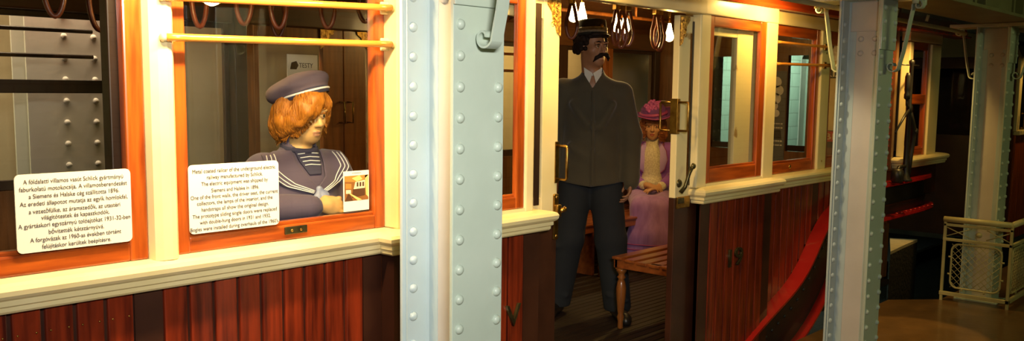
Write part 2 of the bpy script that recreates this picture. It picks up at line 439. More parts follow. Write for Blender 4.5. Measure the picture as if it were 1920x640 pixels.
planks('plank_panel', 4.155, 4.96, 2.432, .09, flat(-.06), skip=((4.1, 4.21), (4.88, 5.0)))
planks('plank_panel', 4.96, 6.9, 2.497, .088, lambda x: curve_eval(SW_T, x), skip=((5.65, 5.73),))
# pocket flank facing along the car
MB().box(2.06, 2.078, 2.432, 2.50, -.06, .868).build('pocket_flank', MAHOG_D, car)

# cream window sills, moulded
PROF = [(-.02, .862), (.028, .862), (.033, .868), (.033, .879), (.041, .884), (.041, .898), (.050, .904), (.056, .912), (.058, .925), (.052, .936), (.035, .942), (.0, .948), (-.02, .948)]
MB().sweep(PROF, [(-2.2, 2.5), (2.06, 2.5), (2.06, 2.435), (2.855, 2.435), (2.855, 2.475)]).build('window_sill', CREAM, car)
MB().sweep(PROF, [(4.155, 2.49), (4.155, 2.435), (4.96, 2.435), (4.96, 2.5), (6.62, 2.5)]).build('window_sill', CREAM, car)
MB().sweep(PROF, [(7.27, 2.56), (7.27, 2.5), (8.2, 2.5), (8.2, 2.56)]).build('window_sill', CREAM, car)

def post(x0, x1, y0=2.49, y1=2.56, z0=.945, z1=1.845, m=None, name='window_post', bev=.008):
    return MB().box(x0, x1, y0, y1, z0, z1, bev=bev).build(name, m or CREAM, car)
# slim half-round centre post between the two windows by the boy
mb = MB(); mb.prism([(1.205, 2.56), (1.205, 2.505), (1.213, 2.482), (1.232, 2.470), (1.258, 2.466), (1.275, 2.472), (1.287, 2.488), (1.287, 2.56)], .945, 1.845, lambda u, v, a: (u, v, a))
p = mb.build('window_post', CREAM, car)
post(.34, .42)
post(2.082, 2.13, y0=2.435)
post(4.958, 5.0); post(5.69, 5.822); post(6.53, 6.64)
post(7.30, 7.37, z0=.945); post(7.80, 8.03)
for x, z in ((5.755, 1.70), (5.755, 1.00), (4.98, 1.80)): MB().dome((x, 2.49, z), (0, -1, 0), .006, .004, 8).build('post_stud', BRASS, car)
# headers
MB().box(-2.2, 2.13, 2.492, 2.56, 1.845, 1.925, bev=.006).build('header', CREAM, car)
MB().box(2.13, 2.855, 2.435, 2.56, 1.838, 1.922, bev=.006).build('header', CREAM, car)
MB().box(2.857, 4.138, 2.425, 2.49, 1.836, 1.93, bev=.006).build('door_header', CREAM, car)
MB().box(4.142, 4.955, 2.435, 2.56, 1.838, 1.922, bev=.006).build('header', CREAM, car)
MB().box(4.957, 6.65, 2.492, 2.56, 1.845, 1.925, bev=.006).build('header', CREAM, car)
MB().box(7.29, 8.05, 2.492, 2.56, 1.852, 1.925, bev=.006).build('header', CREAM, car)
# pocket frame strips beside the doorway
post(2.762, 2.815, y0=2.435, y1=2.47, z0=.945, z1=1.84); post(2.13, 2.19, y0=2.435, z0=.945, z1=1.84)
MB().box(2.19, 2.762, 2.437, 2.47, .945, .962).build('pocket_rail', CREAM, car)
post(4.098, 4.198, y0=2.435, y1=2.49, z0=.945, z1=1.84); post(4.825, 4.955, y0=2.435, z0=.945, z1=1.84)
MB().box(4.198, 4.825, 2.437, 2.47, .945, .962).build('pocket_rail', CREAM, car)

def window(x0, x1, z0, z1, y, st=.045, br=.055, tr=.05, d=.04, mirror=False, wm=None, mid=None, sideL=None):
    Y = (lambda v: far(v)) if mirror else (lambda v: v)
    wm1 = wm or WOOD; wm2 = wm or WOOD_H
    mb = MB(); sl = sideL or st
    mb.box(x0, x0 + sl, Y(y), Y(y + d), z0, z1, bev=.006, mat=0); mb.box(x1 - st, x1, Y(y), Y(y + d), z0, z1, bev=.006, mat=0)
    mb.box(x0 + sl - .003, x1 - st + .003, Y(y + .002), Y(y + d), z0, z0 + br, bev=.006, mat=1)
    mb.box(x0 + sl - .003, x1 - st + .003, Y(y + .002), Y(y + d), z1 - tr, z1, bev=.006, mat=1)
    # glazing bead
    mb.box(x0 + sl - .004, x1 - st + .004, Y(y + .012), Y(y + d), z0 + br - .002, z0 + br + .012, bev=.004, mat=1)
    if mid: mb.box(x0 + sl - .003, x1 - st + .003, Y(y + .002), Y(y + d), mid[0], mid[1], bev=.006, mat=1)
    f = mb.build('window_frame', [wm1, wm2], car)
    MB().box(x0 + sl - .002, x1 - st + .002, Y(y + d * .55), Y(y + d * .55 + .004), z0 + br - .002, z1 - tr + .002).build('pane', GLASS, f)
    return f
w0 = window(.42, 1.205, .948, 1.845, 2.505, st=.055)
MB().box(1.128, 1.165, 2.55, 2.60, .95, 1.84, bev=.004).build('sash_guide', DARKW, w0)
w1 = window(1.287, 2.082, .948, 1.845, 2.505, st=.047, br=.05)
mb = MB(); mb.box(1.66, 1.745, 2.499, 2.507, .968, .993, bev=.002)
for x in (1.685, 1.72): mb.dome((x, 2.499, .98), (0, -1, 0), .005, .003, 8, mat=1)
mb.build('sash_latch', [IRONDK, BRASS], w1)
window(2.19, 2.762, .962, 1.838, 2.442, st=.05, br=.05, tr=.055, d=.025)
window(4.198, 4.825, .962, 1.838, 2.442, st=.07, br=.075, tr=.055, d=.025, sideL=.045)
w2 = window(5.0, 5.69, .948, 1.845, 2.505, st=.05, br=.065, tr=.065)
mb = MB(); mb.dome((5.33, 2.507, .985), (0, -1, 0), .014, .006, 12); mb.build('sash_stud', BRASS, w2)
w3 = window(5.822, 6.53, .948, 1.845, 2.505, st=.05, br=.065, tr=.09)
window(7.37, 7.80, .948, 1.852, 2.505, st=.05, br=.06, tr=.06, mid=(1.36, 1.44))

# guard rails across the windows
def guard(xa, za, xb, zb, y=2.455, bow=0., r=.0115):
    pts = [(xa + (xb - xa) * t, y + bow * (4 * t * (1 - t)), za + (zb - za) * t) for t in np.linspace(0, 1, 13)]
    g = MB().tube(pts, r, 12).build('guard_rail', RAILW, car)
    for (x, z) in ((xa, za), (xb, zb)):
        s = 1 if x == xa else -1
        m_ = MB(); m_.tube([(x - s * .004, y + .035, z), (x - s * .002, y, z)], .012, 10); m_.dome((x - s * .012, y, z), (-s, 0, 0), .0135, .008, 12)
        m_.box(x - .02 - .0 * s, x + .02, 2.476 if abs(x - 1.27) < .06 else 2.484, 2.494, z - .022, z + .022, bev=.004)
        m_.build('rail_bracket', CREAM if xa < 2 else BRASS, g)
guard(1.252, 1.582, 2.07, 1.597); guard(1.252, 1.694, 2.07, 1.722)
guard(4.98, 1.737, 5.735, 1.737, bow=.012, r=.009); guard(4.98, 1.611, 5.735, 1.621, bow=.012, r=.009)

# roof
rp = [(2.435, 1.925), (2.425, 1.935), (2.43, 1.945), (2.455, 1.95), (2.47, 2.0), (2.53, 2.06), (2.75, 2.15), (3.1, 2.21), (YC, 2.23)]
outer = rp + [(far(y), z) for y, z in rp[::-1][1:]]
inner = [(y, z - .03) if 2.5 < y < far(2.5) else (min(max(y, 2.49), far(2.49)), z - .0) for y, z in outer]
mb = MB(); mb.prism(outer + [(far(2.56), 1.925), (far(2.6), 2.02), (far(3.1), 2.17), (YC, 2.19), (3.1, 2.17), (2.6, 2.02), (2.56, 1.925)], -2.2, 8.6, lambda u, v, a: (a, u, v))
roof = mb.build('roof', ROOFR, car)
for x in (1.6, 4.30, 6.1): MB().strip([(x, 2.42, 1.945), (x + .003, 2.43, 1.96), (x + .006, 2.462, 2.0), (x + .008, 2.52, 2.062), (x + .01, 2.70, 2.135)], (1, 0, 0), .008, .006).build('roof_seam', MAHOG_D, roof)
# inner lining of the roof
mb = MB(); mb.prism([(2.57, 1.93), (2.62, 2.0), (3.1, 2.14), (YC, 2.165), (far(3.1), 2.14), (far(2.62), 2.0), (far(2.57), 1.93), (far(2.57), 1.915), (far(2.64), 1.98), (far(3.1), 2.12), (YC, 2.145), (3.1, 2.12), (2.64, 1.98), (2.57, 1.915)], -2.1, 7.2, lambda u, v, a: (a, u, v))
mb.build('ceiling_lining', CEILW, car)
for x in (.3, 1.25, 2.5, 4.3, 5.1, 6.0):
    mb = MB(); mb.strip([(x, 2.6, 1.965), (x, 3.1, 2.105), (x, YC, 2.13), (x, far(3.1), 2.105), (x, far(2.6), 1.965)], (1, 0, 0), .05, .025)
    mb.build('ceiling_rib', INWOOD, car)
# interior floor
mb = MB(); mb.box(-2.1, 7.2, 2.52, far(2.52), -.05, -.012)
for i in range(38): mb.box(-2.1, 7.2, 2.56 + i * .057, 2.56 + i * .057 + .051, -.014, 0, bev=.003)
mb.build('car_floor', FLOORW, car)
MB().box(2.856, 4.14, 2.43, 2.56, -.1, -.002).build('door_threshold', MAHOG_D, car)

# far side of the car, seen from inside
def fpost(x0, x1, z0=.93, z1=1.93, m=DARKW, y0=4.70, y1=4.78, name='inner_post'):
    return MB().box(x0, x1, y0, y1, z0, z1, bev=.006).build(name, m, car)
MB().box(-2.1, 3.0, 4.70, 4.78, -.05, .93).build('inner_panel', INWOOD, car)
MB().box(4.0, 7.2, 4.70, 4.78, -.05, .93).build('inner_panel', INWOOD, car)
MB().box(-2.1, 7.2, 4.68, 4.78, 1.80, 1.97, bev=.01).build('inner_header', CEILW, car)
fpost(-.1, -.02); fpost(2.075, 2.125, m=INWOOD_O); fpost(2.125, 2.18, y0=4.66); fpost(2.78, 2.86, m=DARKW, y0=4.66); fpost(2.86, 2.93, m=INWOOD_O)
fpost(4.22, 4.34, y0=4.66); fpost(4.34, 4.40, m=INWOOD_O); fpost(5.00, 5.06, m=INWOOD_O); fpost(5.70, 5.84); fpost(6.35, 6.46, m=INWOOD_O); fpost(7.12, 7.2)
def fpane(x0, x1, z0=.93, z1=1.80, mid=None, s=.03):
    mb = MB()
    mb.box(x0, x0 + s, 4.725, 4.755, z0, z1, bev=.004); mb.box(x1 - s, x1, 4.725, 4.755, z0, z1, bev=.004)
    mb.box(x0 + s, x1 - s, 4.725, 4.755, z0, z0 + .05, bev=.004); mb.box(x0 + s, x1 - s, 4.725, 4.755, z1 - .03, z1, bev=.004)
    if mid: mb.box(x0 + s, x1 - s, 4.722, 4.755, mid[0], mid[1], bev=.004)
    f = mb.build('window_frame', DARKW, car)
    MB().box(x0 + s, x1 - s, 4.738, 4.742, z0 + .05, z1 - .03).build('pane', GLASS, f)
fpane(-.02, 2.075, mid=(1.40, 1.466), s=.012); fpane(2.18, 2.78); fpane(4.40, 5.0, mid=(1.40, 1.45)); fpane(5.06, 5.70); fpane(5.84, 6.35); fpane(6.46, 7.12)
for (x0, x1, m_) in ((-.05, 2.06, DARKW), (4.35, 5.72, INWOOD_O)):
    for z in (1.717, 1.587):
        g = MB().tube([(x0, 4.84, z), (x1, 4.84, z)], .011, 10).build('guard_rail', m_, car)
# closed far doors
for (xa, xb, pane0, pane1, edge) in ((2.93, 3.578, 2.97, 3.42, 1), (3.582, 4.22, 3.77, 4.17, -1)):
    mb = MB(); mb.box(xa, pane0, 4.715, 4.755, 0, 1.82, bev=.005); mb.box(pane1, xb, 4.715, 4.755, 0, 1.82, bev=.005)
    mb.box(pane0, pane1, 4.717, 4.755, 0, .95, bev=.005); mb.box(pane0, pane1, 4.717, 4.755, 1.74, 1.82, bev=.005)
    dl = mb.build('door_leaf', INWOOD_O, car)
    MB().box(pane0, pane1, 4.733, 4.737, .95, 1.74).build('pane', GLASS, dl)
    hx = xb - .03 if edge > 0 else xa + .03
    hs = -1 if edge < 0 else 1
    MB().tube([(hx, 4.715, 1.35), (hx, 4.66, 1.35), (hx, 4.66, 1.22), (hx, 4.715, 1.22)], .006, 8).build('door_handle', BRASS, dl)
    mb = MB(); mb.prism([(0, 0), (.09, 0), (.085, -.02), (.06, -.04), (.045, -.08), (.015, -.11), (0, -.12)], 4.705, 4.715,
                        lambda u, v, a: (pane1 - .02 + u * 1.2 if edge > 0 else pane0 + .02 - u * 1.2, a, 1.80 + v)); mb.build('corner_ornament', BRASS_L, dl)
# bulkhead to the driver's cab
mb = MB(); mb.box(7.2, 7.25, 2.56, 4.72, 0, .95); mb.box(7.2, 7.25, 2.56, 4.72, 1.75, 2.15); mb.box(7.2, 7.25, 2.56, 3.265, .95, 1.75); mb.box(7.2, 7.25, 3.44, 3.62, .95, 1.75); mb.box(7.2, 7.25, 4.16, 4.72, .95, 1.75)
bk = mb.build('bulkhead', INWOOD, car)
MB().box(7.22, 7.226, 3.62, 4.16, .95, 1.75).build('bulkhead_pane', GLASS, bk); MB().box(7.22, 7.226, 3.265, 3.44, .95, 1.75).build('bulkhead_pane', GLASS, bk)
# louvred red cab wall by the driver's stand
mb = MB(); mb.box(6.9, 7.3, 2.60, 2.63, .8, 1.92)
for i in range(22): mb.prism([(0, 0), (-.02, -.012), (-.02, -.004), (0, .03)], 6.92, 7.28, lambda u, v, a, z=.85 + i * .048: (a, 2.60 + u, z + v))
mb.build('louvre_panel', REDP, car)
MB().box(6.62, 6.9, 2.5, 2.56, .80, 1.92).build('cab_corner_panel', MAHOG_D, car)
MB().box(6.62, 8.1, 2.50, 2.56, .62, .862).build('cab_lower_panel', MAHOG_D, car)
mb = MB(); mb.box(8.03, 8.07, 2.52, far(2.52), .6, .95); mb.box(8.03, 8.07, 2.52, far(2.52), 1.80, 1.93)
for y0 in (2.52, 3.90, far(2.60)): mb.box(8.03, 8.07, y0, y0 + .08, .95, 1.80)
mb.build('cab_front_panel', MAHOG_D, car)
MB().box(7.25, 8.05, 2.56, 4.7, .55, .60).build('cab_floor', BLACK, car)
# far outer skin so that the body is closed behind
MB().box(-2.2, 6.9, far(2.5), far(2.53), -.06, .86).build('far_side_panel', MAHOG, car)

# swan-neck frame
mb = MB(); P_ = SW_T + SW_B[::-1]
def band(mb, top, bot, y0, y1, mat=0):
    n = len(top); V = []; F = []
    for i in range(n):
        for (x, z) in (top[i], bot[i]):
            V += [(x, y0, z), (x, y1, z)]
    for i in range(n - 1):
        a, b = 4 * i, 4 * i + 4
        F += [(a, a + 2, b + 2, b), (a + 1, b + 1, b + 3, a + 3), (a, b, b + 1, a + 1), (a + 2, a + 3, b + 3, b + 2)]
    F += [(0, 1, 3, 2), (4 * n - 4, 4 * n - 2, 4 * n - 1, 4 * n - 3)]
    return mb.add(V, F, mat)
def offset(c, d):
    c = np.array(c); t = np.gradient(c, axis=0); t /= np.linalg.norm(t, axis=1)[:, None]; r = c + d * np.stack([t[:, 1], -t[:, 0]], 1)
    return [tuple(map(float, p)) for p in r]
MB().strip([(x, 2.448, z) for x, z in SW_T], (0, 1, 0), .098, .014).build('swan_neck_flange', REDP, car)
SW_O = offset(SW_T, .36)
mb = MB(); band(mb, SW_T, SW_O, 2.46, 2.50)
for x, z in offset(SW_T, .15)[8:]: mb.dome((x, 2.46, z), (0, -1, 0), .013, .009, 10)
mb.build('riveted_web', BLACK, car)
MB().strip([(x, 2.448, z) for x, z in SW_O], (0, 1, 0), .098, .014).build('swan_neck_flange', REDP, car)
# end platform channel
def rounded(y): return [(6.28, y), (7.55, y), (7.8, y + .02), (7.98, y + .07), (8.10, y + .16), (8.2, y + .35), (8.25, y + .7)]
MB().sweep([(0, .535), (0, .755), (-.05, .755), (-.05, .535)], rounded(2.47)).build('end_platform_beam', BLACK, car)
MB().sweep([(-.05, .755), (.035, .755), (.04, .762), (.035, .785), (-.05, .785)], rounded(2.46)).build('end_platform_rim', REDP, car)
mb = MB(); mb.sweep([(-.05, .508), (.055, .508), (.06, .516), (.055, .535), (-.05, .535)], rounded(2.455))
for i in range(9): mb.dome((7.0 + i * .1, 2.42, .54), (0, 0, 1), .012, .008, 8)
mb.build('end_platform_rim', REDP, car)
MB().sweep([(0, .60), (.012, .60), (.012, .612), (0, .612)], rounded(2.47)).build('end_platform_rib', MAHOG_D, car)
# bronze numerals on the door pockets
fY = lambda y: (lambda u, v, w: (u, y - w, v))
def at(f, x, z): return lambda u, v, w: f(u + x, v + z, w)
text_mesh('fleet_number', '19', .145, IRONDK, at(fY(2.425), 4.53, .53), car, ext=.006, fit=.15)
text_mesh('fleet_mark', 'V', .13, IRONDK, at(fY(2.425), 2.685, .53), car, ext=.006, fit=.085)

# open sliding door leaves of the platform side
def leaf(x0, x1, edge, hz, name='door_leaf', bst=.08):
    """edge=+1: meeting edge at x1"""
    y0, y1 = 2.478, 2.515; st = .105
    mb = MB()
    e0, e1 = (x1 - st, x1) if edge > 0 else (x0, x0 + st)
    b0, b1 = (x0, x0 + bst) if edge > 0 else (x1 - bst, x1)
    mb.box(e0, e1, y0, y1, .90, 1.825, bev=.004, mat=0); mb.box(b0, b1, y0, y1, .90, 1.825, bev=.004, mat=0)
    i0, i1 = (b1, e0) if edge > 0 else (e1, b0)
    mb.box(i0, i1, y0 + .002, y1, 1.74, 1.825, bev=.004, mat=0); mb.box(i0, i1, y0 + .002, y1, .90, .99, bev=.004, mat=0)
    mb.box(x0, x1, y0, y1, .0, .90, bev=.004, mat=1)
    d = mb.build(name, [CREAM if edge > 0 else CREAM_WORN, MAHOG_D], car)
    MB().box(i0, i1, y0 + .016, y0 + .020, .99, 1.74).build('pane', GLASS, d)
    xe = x1 if edge > 0 else x0
    # filigree brass corner
    o = [(0, 0), (.085, 0), (.085, -.02), (.070, -.035), (.055, -.05), (.05, -.08), (.035, -.10), (.022, -.135), (0, -.15)]
    mb = MB(); mb.prism(o, y0 - .006, y0 + .001, lambda u, v, a: (xe - edge * u, a, 1.822 + v))
    for k in range(4):
        c = (.022 + .008 * k, -.03 - .022 * k); rr = .012
        mb.tube([(xe - edge * (c[0] + rr * math.cos(t) * (1 - t / 12)), y0 - .007, 1.822 + c[1] + rr * math.sin(t) * (1 - t / 12)) for t in np.linspace(0, 7, 14)], .0022, 6)
    mb.build('corner_ornament', BRASS_L, d)
    # plate wrapped on the edge with pull loops inside and out
    MB().box(xe - .02 if edge > 0 else xe - .006, xe + .006 if edge > 0 else xe + .02, y0 - .004, y1 + .004, hz - .09, hz + .09, bev=.003).build('handle_plate', BRASS, d)
    hx = xe - edge * .008
    for (ys, ye) in ((y0, y0 - .058), (y1, y1 + .07)):
        MB().tube([(hx, ys, hz + .072), (hx, ye + (.006 if ye < ys else -.006), hz + .072), (hx, ye, hz + .066), (hx, ye, hz - .066), (hx, ye + (.006 if ye < ys else -.006), hz - .072), (hx, ys, hz - .072)], .006, 10).build('pull_handle', BRASS, d)
    return d
dl = leaf(2.35, 3.018, 1, 1.135)
mb = MB(); mb.box(2.988, 3.018, 2.466, 2.479, .80, 1.0, bev=.006)
mb.dome((3.003, 2.466, .985), (0, -1, 0), .008, .004); mb.dome((3.003, 2.466, .815), (0, -1, 0), .008, .004)
mb.box(2.99, 3.016, 2.448, 2.468, .90, .955, bev=.005)
mb.tube([(3.01, 2.452, .925), (3.036, 2.446, .935)], [.009, .012], 10)
mb.build('door_lock', BRASS, dl)
MB().box(2.862, 2.894, 2.4745, 2.479, .96, 1.80).build('slot_shade_strip', DARKW, dl)  # dark strip painted in for the shade of the slot beside the leaf
MB().box(2.92, 2.988, 2.470, 2.479, .868, .905, bev=.002).build('kick_strip', BRASS, dl)
dr = leaf(3.965, 4.735, -1, 1.318, bst=.18)
MB().box(4.085, 4.172, 2.4745, 2.479, .96, 1.80).build('slot_shade_strip', BLACK, dr)  # black strip standing for the shaded gap by the pocket post
mb = MB(); mb.box(3.985, 4.04, 2.466, 2.479, .87, .90, bev=.003)
mb.tube([(3.99, 2.46, .93), (4.0, 2.44, .96), (4.02, 2.43, 1.03), (4.035, 2.425, 1.06)], [.012, .010, .009, .011], 10)
mb.dome((4.045, 2.425, 1.065), (0, -1, 0), .016, .014, 12); mb.dome((4.0, 2.478, .975), (0, -1, 0), .022, .014, 14)
mb.build('door_lever', IRONDK, dr)
mb = MB(); mb.box(3.98, 4.10, 2.47, 2.479, .845, .905, bev=.003)
for x in (3.995, 4.085): mb.dome((x, 2.47, .875), (0, -1, 0), .006, .003)
mb.build('kick_strip', BRASS, dr)
# ------------------------------------------------------------------ riveted steel columns
CW, CY0, CY1 = .2035, 1.80, 2.012
def scroll_pts(side):
    """flat-iron S bracket in the plane across the platform; side -1 = platform side, +1 = track side (local y from column centre)."""
    yb = .112
    low = [(yb + .032 + r_ * math.cos(a), 1.69 + r_ * math.sin(a)) for a, r_ in zip(np.linspace(PI * -2.0, PI * -.12, 40)[::1], np.linspace(.008, .033, 40))]
    mid = [(yb + .072, 1.72), (yb + .082, 1.76), (yb + .096, 1.84), (yb + .110, 1.93), (yb + .120, 1.985)]
    top = [(yb + .150 + r_ * math.cos(a), 2.0 + r_ * math.sin(a)) for a, r_ in zip(np.linspace(PI * 1.0, -PI * 1.2, 34), np.linspace(.030, .009, 34))]
    return [(0, side * y, z) for y, z in low + mid + top]

def column(x0, label, pitch=.0855, zoff=0., mat=MINT, gz=0.):
    """x0 = edge of the flanges nearest the way in; local origin on the platform at the column's centre."""
    cx, cy = x0 + CW / 2, (CY0 + CY1) / 2
    c = thing('steel_column', label, 'column', (cx, cy, PZ), 0, 'riveted steel columns along the platform edge', world=False)
    h = CW / 2; yf = CY0 - cy; yr = CY1 - cy; H = 2.055
    zs = [(zoff + pitch * i) for i in range(int(H / pitch) + 1) if .05 < zoff + pitch * i < 1.99]
    mb = MB(); mb.box(-h, h, yf, yf + .012, 0, H, bev=.002)
    for z in zs:
        mb.dome((-h + .026, yf, z), (0, -1, 0), .0150, .0125)
        if not (1.63 < z < 1.76): mb.dome((h - .024, yf, z), (0, -1, 0), .0150, .0125)
    mb.build('front_flange', mat, c)
    mb = MB(); mb.box(-h, h, yr, yr + .012, 0, H, bev=.002)
    for z in zs:
        mb.dome((-h + .034, yr - .008, z), (0, -1, 0), .0150, .0125)
        mb.dome((h - .03, yr - .008, z), (0, -1, 0), .0150, .0125)
    mb.build('rear_flange', ANGP, c)
    mb = MB(); mb.box(-.006, .006, yf + .012, yr, 0, H); mb.build('web', WEBP, c)
    mb = MB()
    for sx in (-1, 1):
        mb.prism([(0, 0), (-h + .012, 0), (-h + .012, -.008), (-.012, -.008), (-.008, -.014), (-.008, -.05), (0, -.05)], 0, H, lambda u, v, a: (sx * -u if sx > 0 else u, yr + v, a))
        mb.prism([(0, 0), (-h + .012, 0), (-h + .012, .008), (-.012, .008), (-.008, .014), (-.008, .05), (0, .05)], 0, H, lambda u, v, a: (sx * -u if sx > 0 else u, yf + .012 + v, a))
    mb.build('angle_bars', ANGP, c)
    mb = MB(); mb.box(-.014, -.006, yf + .02, yr - .02, 1.875 - gz, 2.03, bev=.002)
    for y in (-.045, .03):
        for z in (1.835 - gz, 1.76 - gz): mb.dome((-.006, y, z), (-1, 0, 0), .016, .012)
    mb.build('gusset_plate', WEBP, c)
    mb = MB(); mb.box(-h - .002, h + .004, yf - .009, yf, 1.775, H, bev=.002)
    for x in (-h + .026, h - .03):
        for z in (1.83, 1.92, 1.99): mb.dome((x, yf - .009, z), (0, -1, 0), .0150, .0125)
    mb.build('head_plate', mat, c)
    mb = MB(); mb.box(-h - .02, h + .02, -.30, .30, 2.035, 2.06, bev=.003)
    for y in (-.26, .26):
        for x in (-.06, .06): mb.tube([(x, y, 2.005), (x, y, 2.036)], .016, 6)
    mb.build('cap_plate', mat, c)
    mb = MB(); mb.box(-h - .02, h + .02, -.15, .15, 0, .015, bev=.003); mb.build('base_plate', mat, c)
    for sd in (-1, 1):
        b = MB().strip(scroll_pts(sd), (1, 0, 0), .045, .006)
        b.V = [(v[0] - .004, v[1], v[2]) for v in b.V]
        b.build('scroll_bracket', mat, c)
    return c
column(1.737, 'pale blue riveted steel column nearest the sailor-suited boy\'s window', zoff=.013, gz=-.045)
column(4.812, 'riveted steel column standing beside the red swan-neck frame of the railcar', zoff=.03)
column(7.28, 'riveted steel column standing behind the small wire-mesh railing', zoff=.02)

# ------------------------------------------------------------------ girder over the columns, and conduit
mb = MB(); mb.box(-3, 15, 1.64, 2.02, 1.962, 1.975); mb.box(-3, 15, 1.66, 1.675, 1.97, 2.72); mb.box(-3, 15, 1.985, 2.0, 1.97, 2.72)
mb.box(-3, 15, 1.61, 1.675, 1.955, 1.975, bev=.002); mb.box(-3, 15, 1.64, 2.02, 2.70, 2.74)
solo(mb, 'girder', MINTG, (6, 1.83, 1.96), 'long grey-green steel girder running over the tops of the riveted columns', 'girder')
g = bpy.data.objects['girder']
for i, x in enumerate((3.6, 5.9, 6.75, 8.2)):
    m_ = MB(); m_.box(x, x + .012, 1.60, 1.66, 1.975, 2.70); m_.box(x - .04, x + .05, 1.648, 1.66, 1.975, 2.70)
    s_ = m_.build('stiffener', MINTG, g, (6, 1.83, 1.96))
mb = MB().tube([(-3, 2.06, 1.905), (4.5, 2.06, 1.905), (6.95, 2.075, 1.895), (7.28, 2.10, 1.89)], .014, 10)
for x in (5.35, 5.75, 6.3): mb.tube([(x, 2.06, 1.92), (x, 2.05, 1.962)], .01, 8)
solo(mb, 'conduit', RAILC, (6, 2.06, 1.9), 'thin pale yellow conduit pipe running under the girder to the farthest column', 'pipe')

# ------------------------------------------------------------------ small mesh railing at the platform end
rl = thing('railing', 'pale yellow iron railing with diamond wire mesh panel at the platform end', 'railing', (7.17, 1.9, PZ))
RX = 7.16; RA, RB = 2.115, 1.665; RT = .515
def bar(mb, a, b, w=.016): mb.box(min(a[0], b[0]) - w / 2, max(a[0], b[0]) + w / 2, min(a[1], b[1]) - w / 2, max(a[1], b[1]) + w / 2, min(a[2], b[2]) - w / 2, max(a[2], b[2]) + w / 2, bev=.003)
mb = MB(); mb.tube([(RX, RA + .012, RT), (RX, RB, RT), (RX, RB, RT)], .022, 14); mb.tube([(RX, RB, RT), (RX + 1.5, RB, RT)], .022, 14); mb.build('handrail', RAILC, rl)
for (x, y) in ((RX, RA), (RX, RB), (RX + .75, RB), (RX + 1.5, RB)):
    mb = MB(); bar(mb, (x, y, PZ), (x, y, RT - .01), .020); mb.build('post', RAILC, rl)
mb = MB(); bar(mb, (RX, RA, .365), (RX, RB, .365), .022); bar(mb, (RX, RB, .365), (RX + 1.5, RB, .365), .022)
bar(mb, (RX, RA, .0 - .045), (RX, RB, -.045), .028); bar(mb, (RX, RB, -.045), (RX + 1.5, RB, -.045), .028)
bar(mb, (RX, RA, .475), (RX, RB, .475), .02)
mb.build('cross_rail', RAILC, rl)
mb = MB()
for (a, b) in (((RA, .46), (1.93, .385)), ((RA, .385), (1.93, .46)), ((1.83, .46), (RB, .385)), ((1.83, .385), (RB, .46))): mb.tube([(RX, a[0], a[1]), (RX, b[0], b[1])], .004, 6)
mb.dome((RX - .004, 1.88, .42), (-1, 0, 0), .022, .012, 14)
mb.build('cross_brace', RAILC, rl)
def mesh_panel(f, w, z0, z1):
    mb = MB(); r = .05; pts = []
    for (cx, cz, a0) in ((w - r, z1 - r, 0), (r, z1 - r, PI / 2), (r, z0 + r, PI), (w - r, z0 + r, 1.5 * PI)):
        for t in np.linspace(0, PI / 2, 6): pts.append(f(cx + r * math.cos(a0 + t), cz + r * math.sin(a0 + t)))
    mb.tube(pts, .007, 8, closed=True)
    for (u, z) in ((-.02, z0 + .1), (-.02, z1 - .1), (w + .02, z0 + .1), (w + .02, z1 - .1)):
        mb.tube([f(u, z), f(0 if u < 0 else w, z)], .007, 8)
    for (u, z, zz) in ((w * .35, z1 + .02, z1), (w * .7, z0 - .02, z0), (w * .25, z0 - .02, z0)): mb.tube([f(u, z), f(u, zz)], .007, 8)
    fr = mb.build('panel_frame', RAILC, rl)
    mb = MB(); st = .047; H = z1 - z0
    k = -int(H / st) - 1
    while k * st < w:
        for sg in (1, -1):
            u0, u1 = (k * st, k * st + H); za, zb = (z0, z1) if sg > 0 else (z1, z0)
            c0, c1 = max(0, u0), min(w, u1)
            if c1 - c0 > .01:
                fa = (c0 - u0) / (u1 - u0); fb = (c1 - u0) / (u1 - u0)
                mb.tube([f(c0, za + (zb - za) * fa), f(c1, za + (zb - za) * fb)], .0022, 5)
        k += 1
    mb.build('wire_mesh', RAILC, fr)
mesh_panel(lambda u, z: (RX, RA - .055 - u, z), .34, .005, .335)
mesh_panel(lambda u, z: (RX + .06 + u, RB, z), .63, .005, .335)

# ------------------------------------------------------------------ next railcar further along the track
nx = thing('railcar', 'second dark railcar standing farther along the track beyond the farthest column', 'railcar', (12, YC, -.1))
mb = MB(); mb.box(10.55, 10.62, 2.52, far(2.52), -.1, 1.0); mb.box(10.55, 10.62, 2.52, 2.66, 1.0, 1.86); mb.box(10.55, 10.62, far(2.66), far(2.52), 1.0, 1.86); mb.box(10.55, 10.62, 2.52, far(2.52), 1.72, 1.86)
mb.box(10.55, 10.62, 3.55, 3.72, 1.0, 1.75); mb.build('front_wall', MAHOG_D, nx)
MB().box(10.57, 10.575, 2.66, 3.55, 1.0, 1.72).build('front_window', GLASS, nx); MB().box(10.57, 10.575, 3.72, far(2.66), 1.0, 1.72).build('front_window', GLASS, nx)
mb = MB()
for i in range(20): mb.box(10.62 + i * .2, 10.815 + i * .2, 2.5, 2.54, -.1, 1.02, bev=.006)
mb.build('side_panel', WOOD, nx)
mb = MB(); mb.prism([(2.46, 1.84), (2.5, 1.95), (3.0, 2.1), (YC, 2.14), (far(3.0), 2.1), (far(2.5), 1.95), (far(2.46), 1.84)], 10.45, 15, lambda u, v, a: (a, u, v)); mb.build('roof', MINTG, nx)
for x in (10.42, 11.2, 12.1):
    MB().box(x + .16, x + .27, 2.49, 2.54, 1.06, 1.84, bev=.006).build('window_post', CREAM, nx)
MB().box(10.6, 15, 2.46, 2.54, 1.02, 1.07, bev=.008).build('window_sill', CREAM, nx)
MB().box(10.62, 15, 2.53, 2.54, 1.06, 1.84).build('side_glass', GLASS, nx)
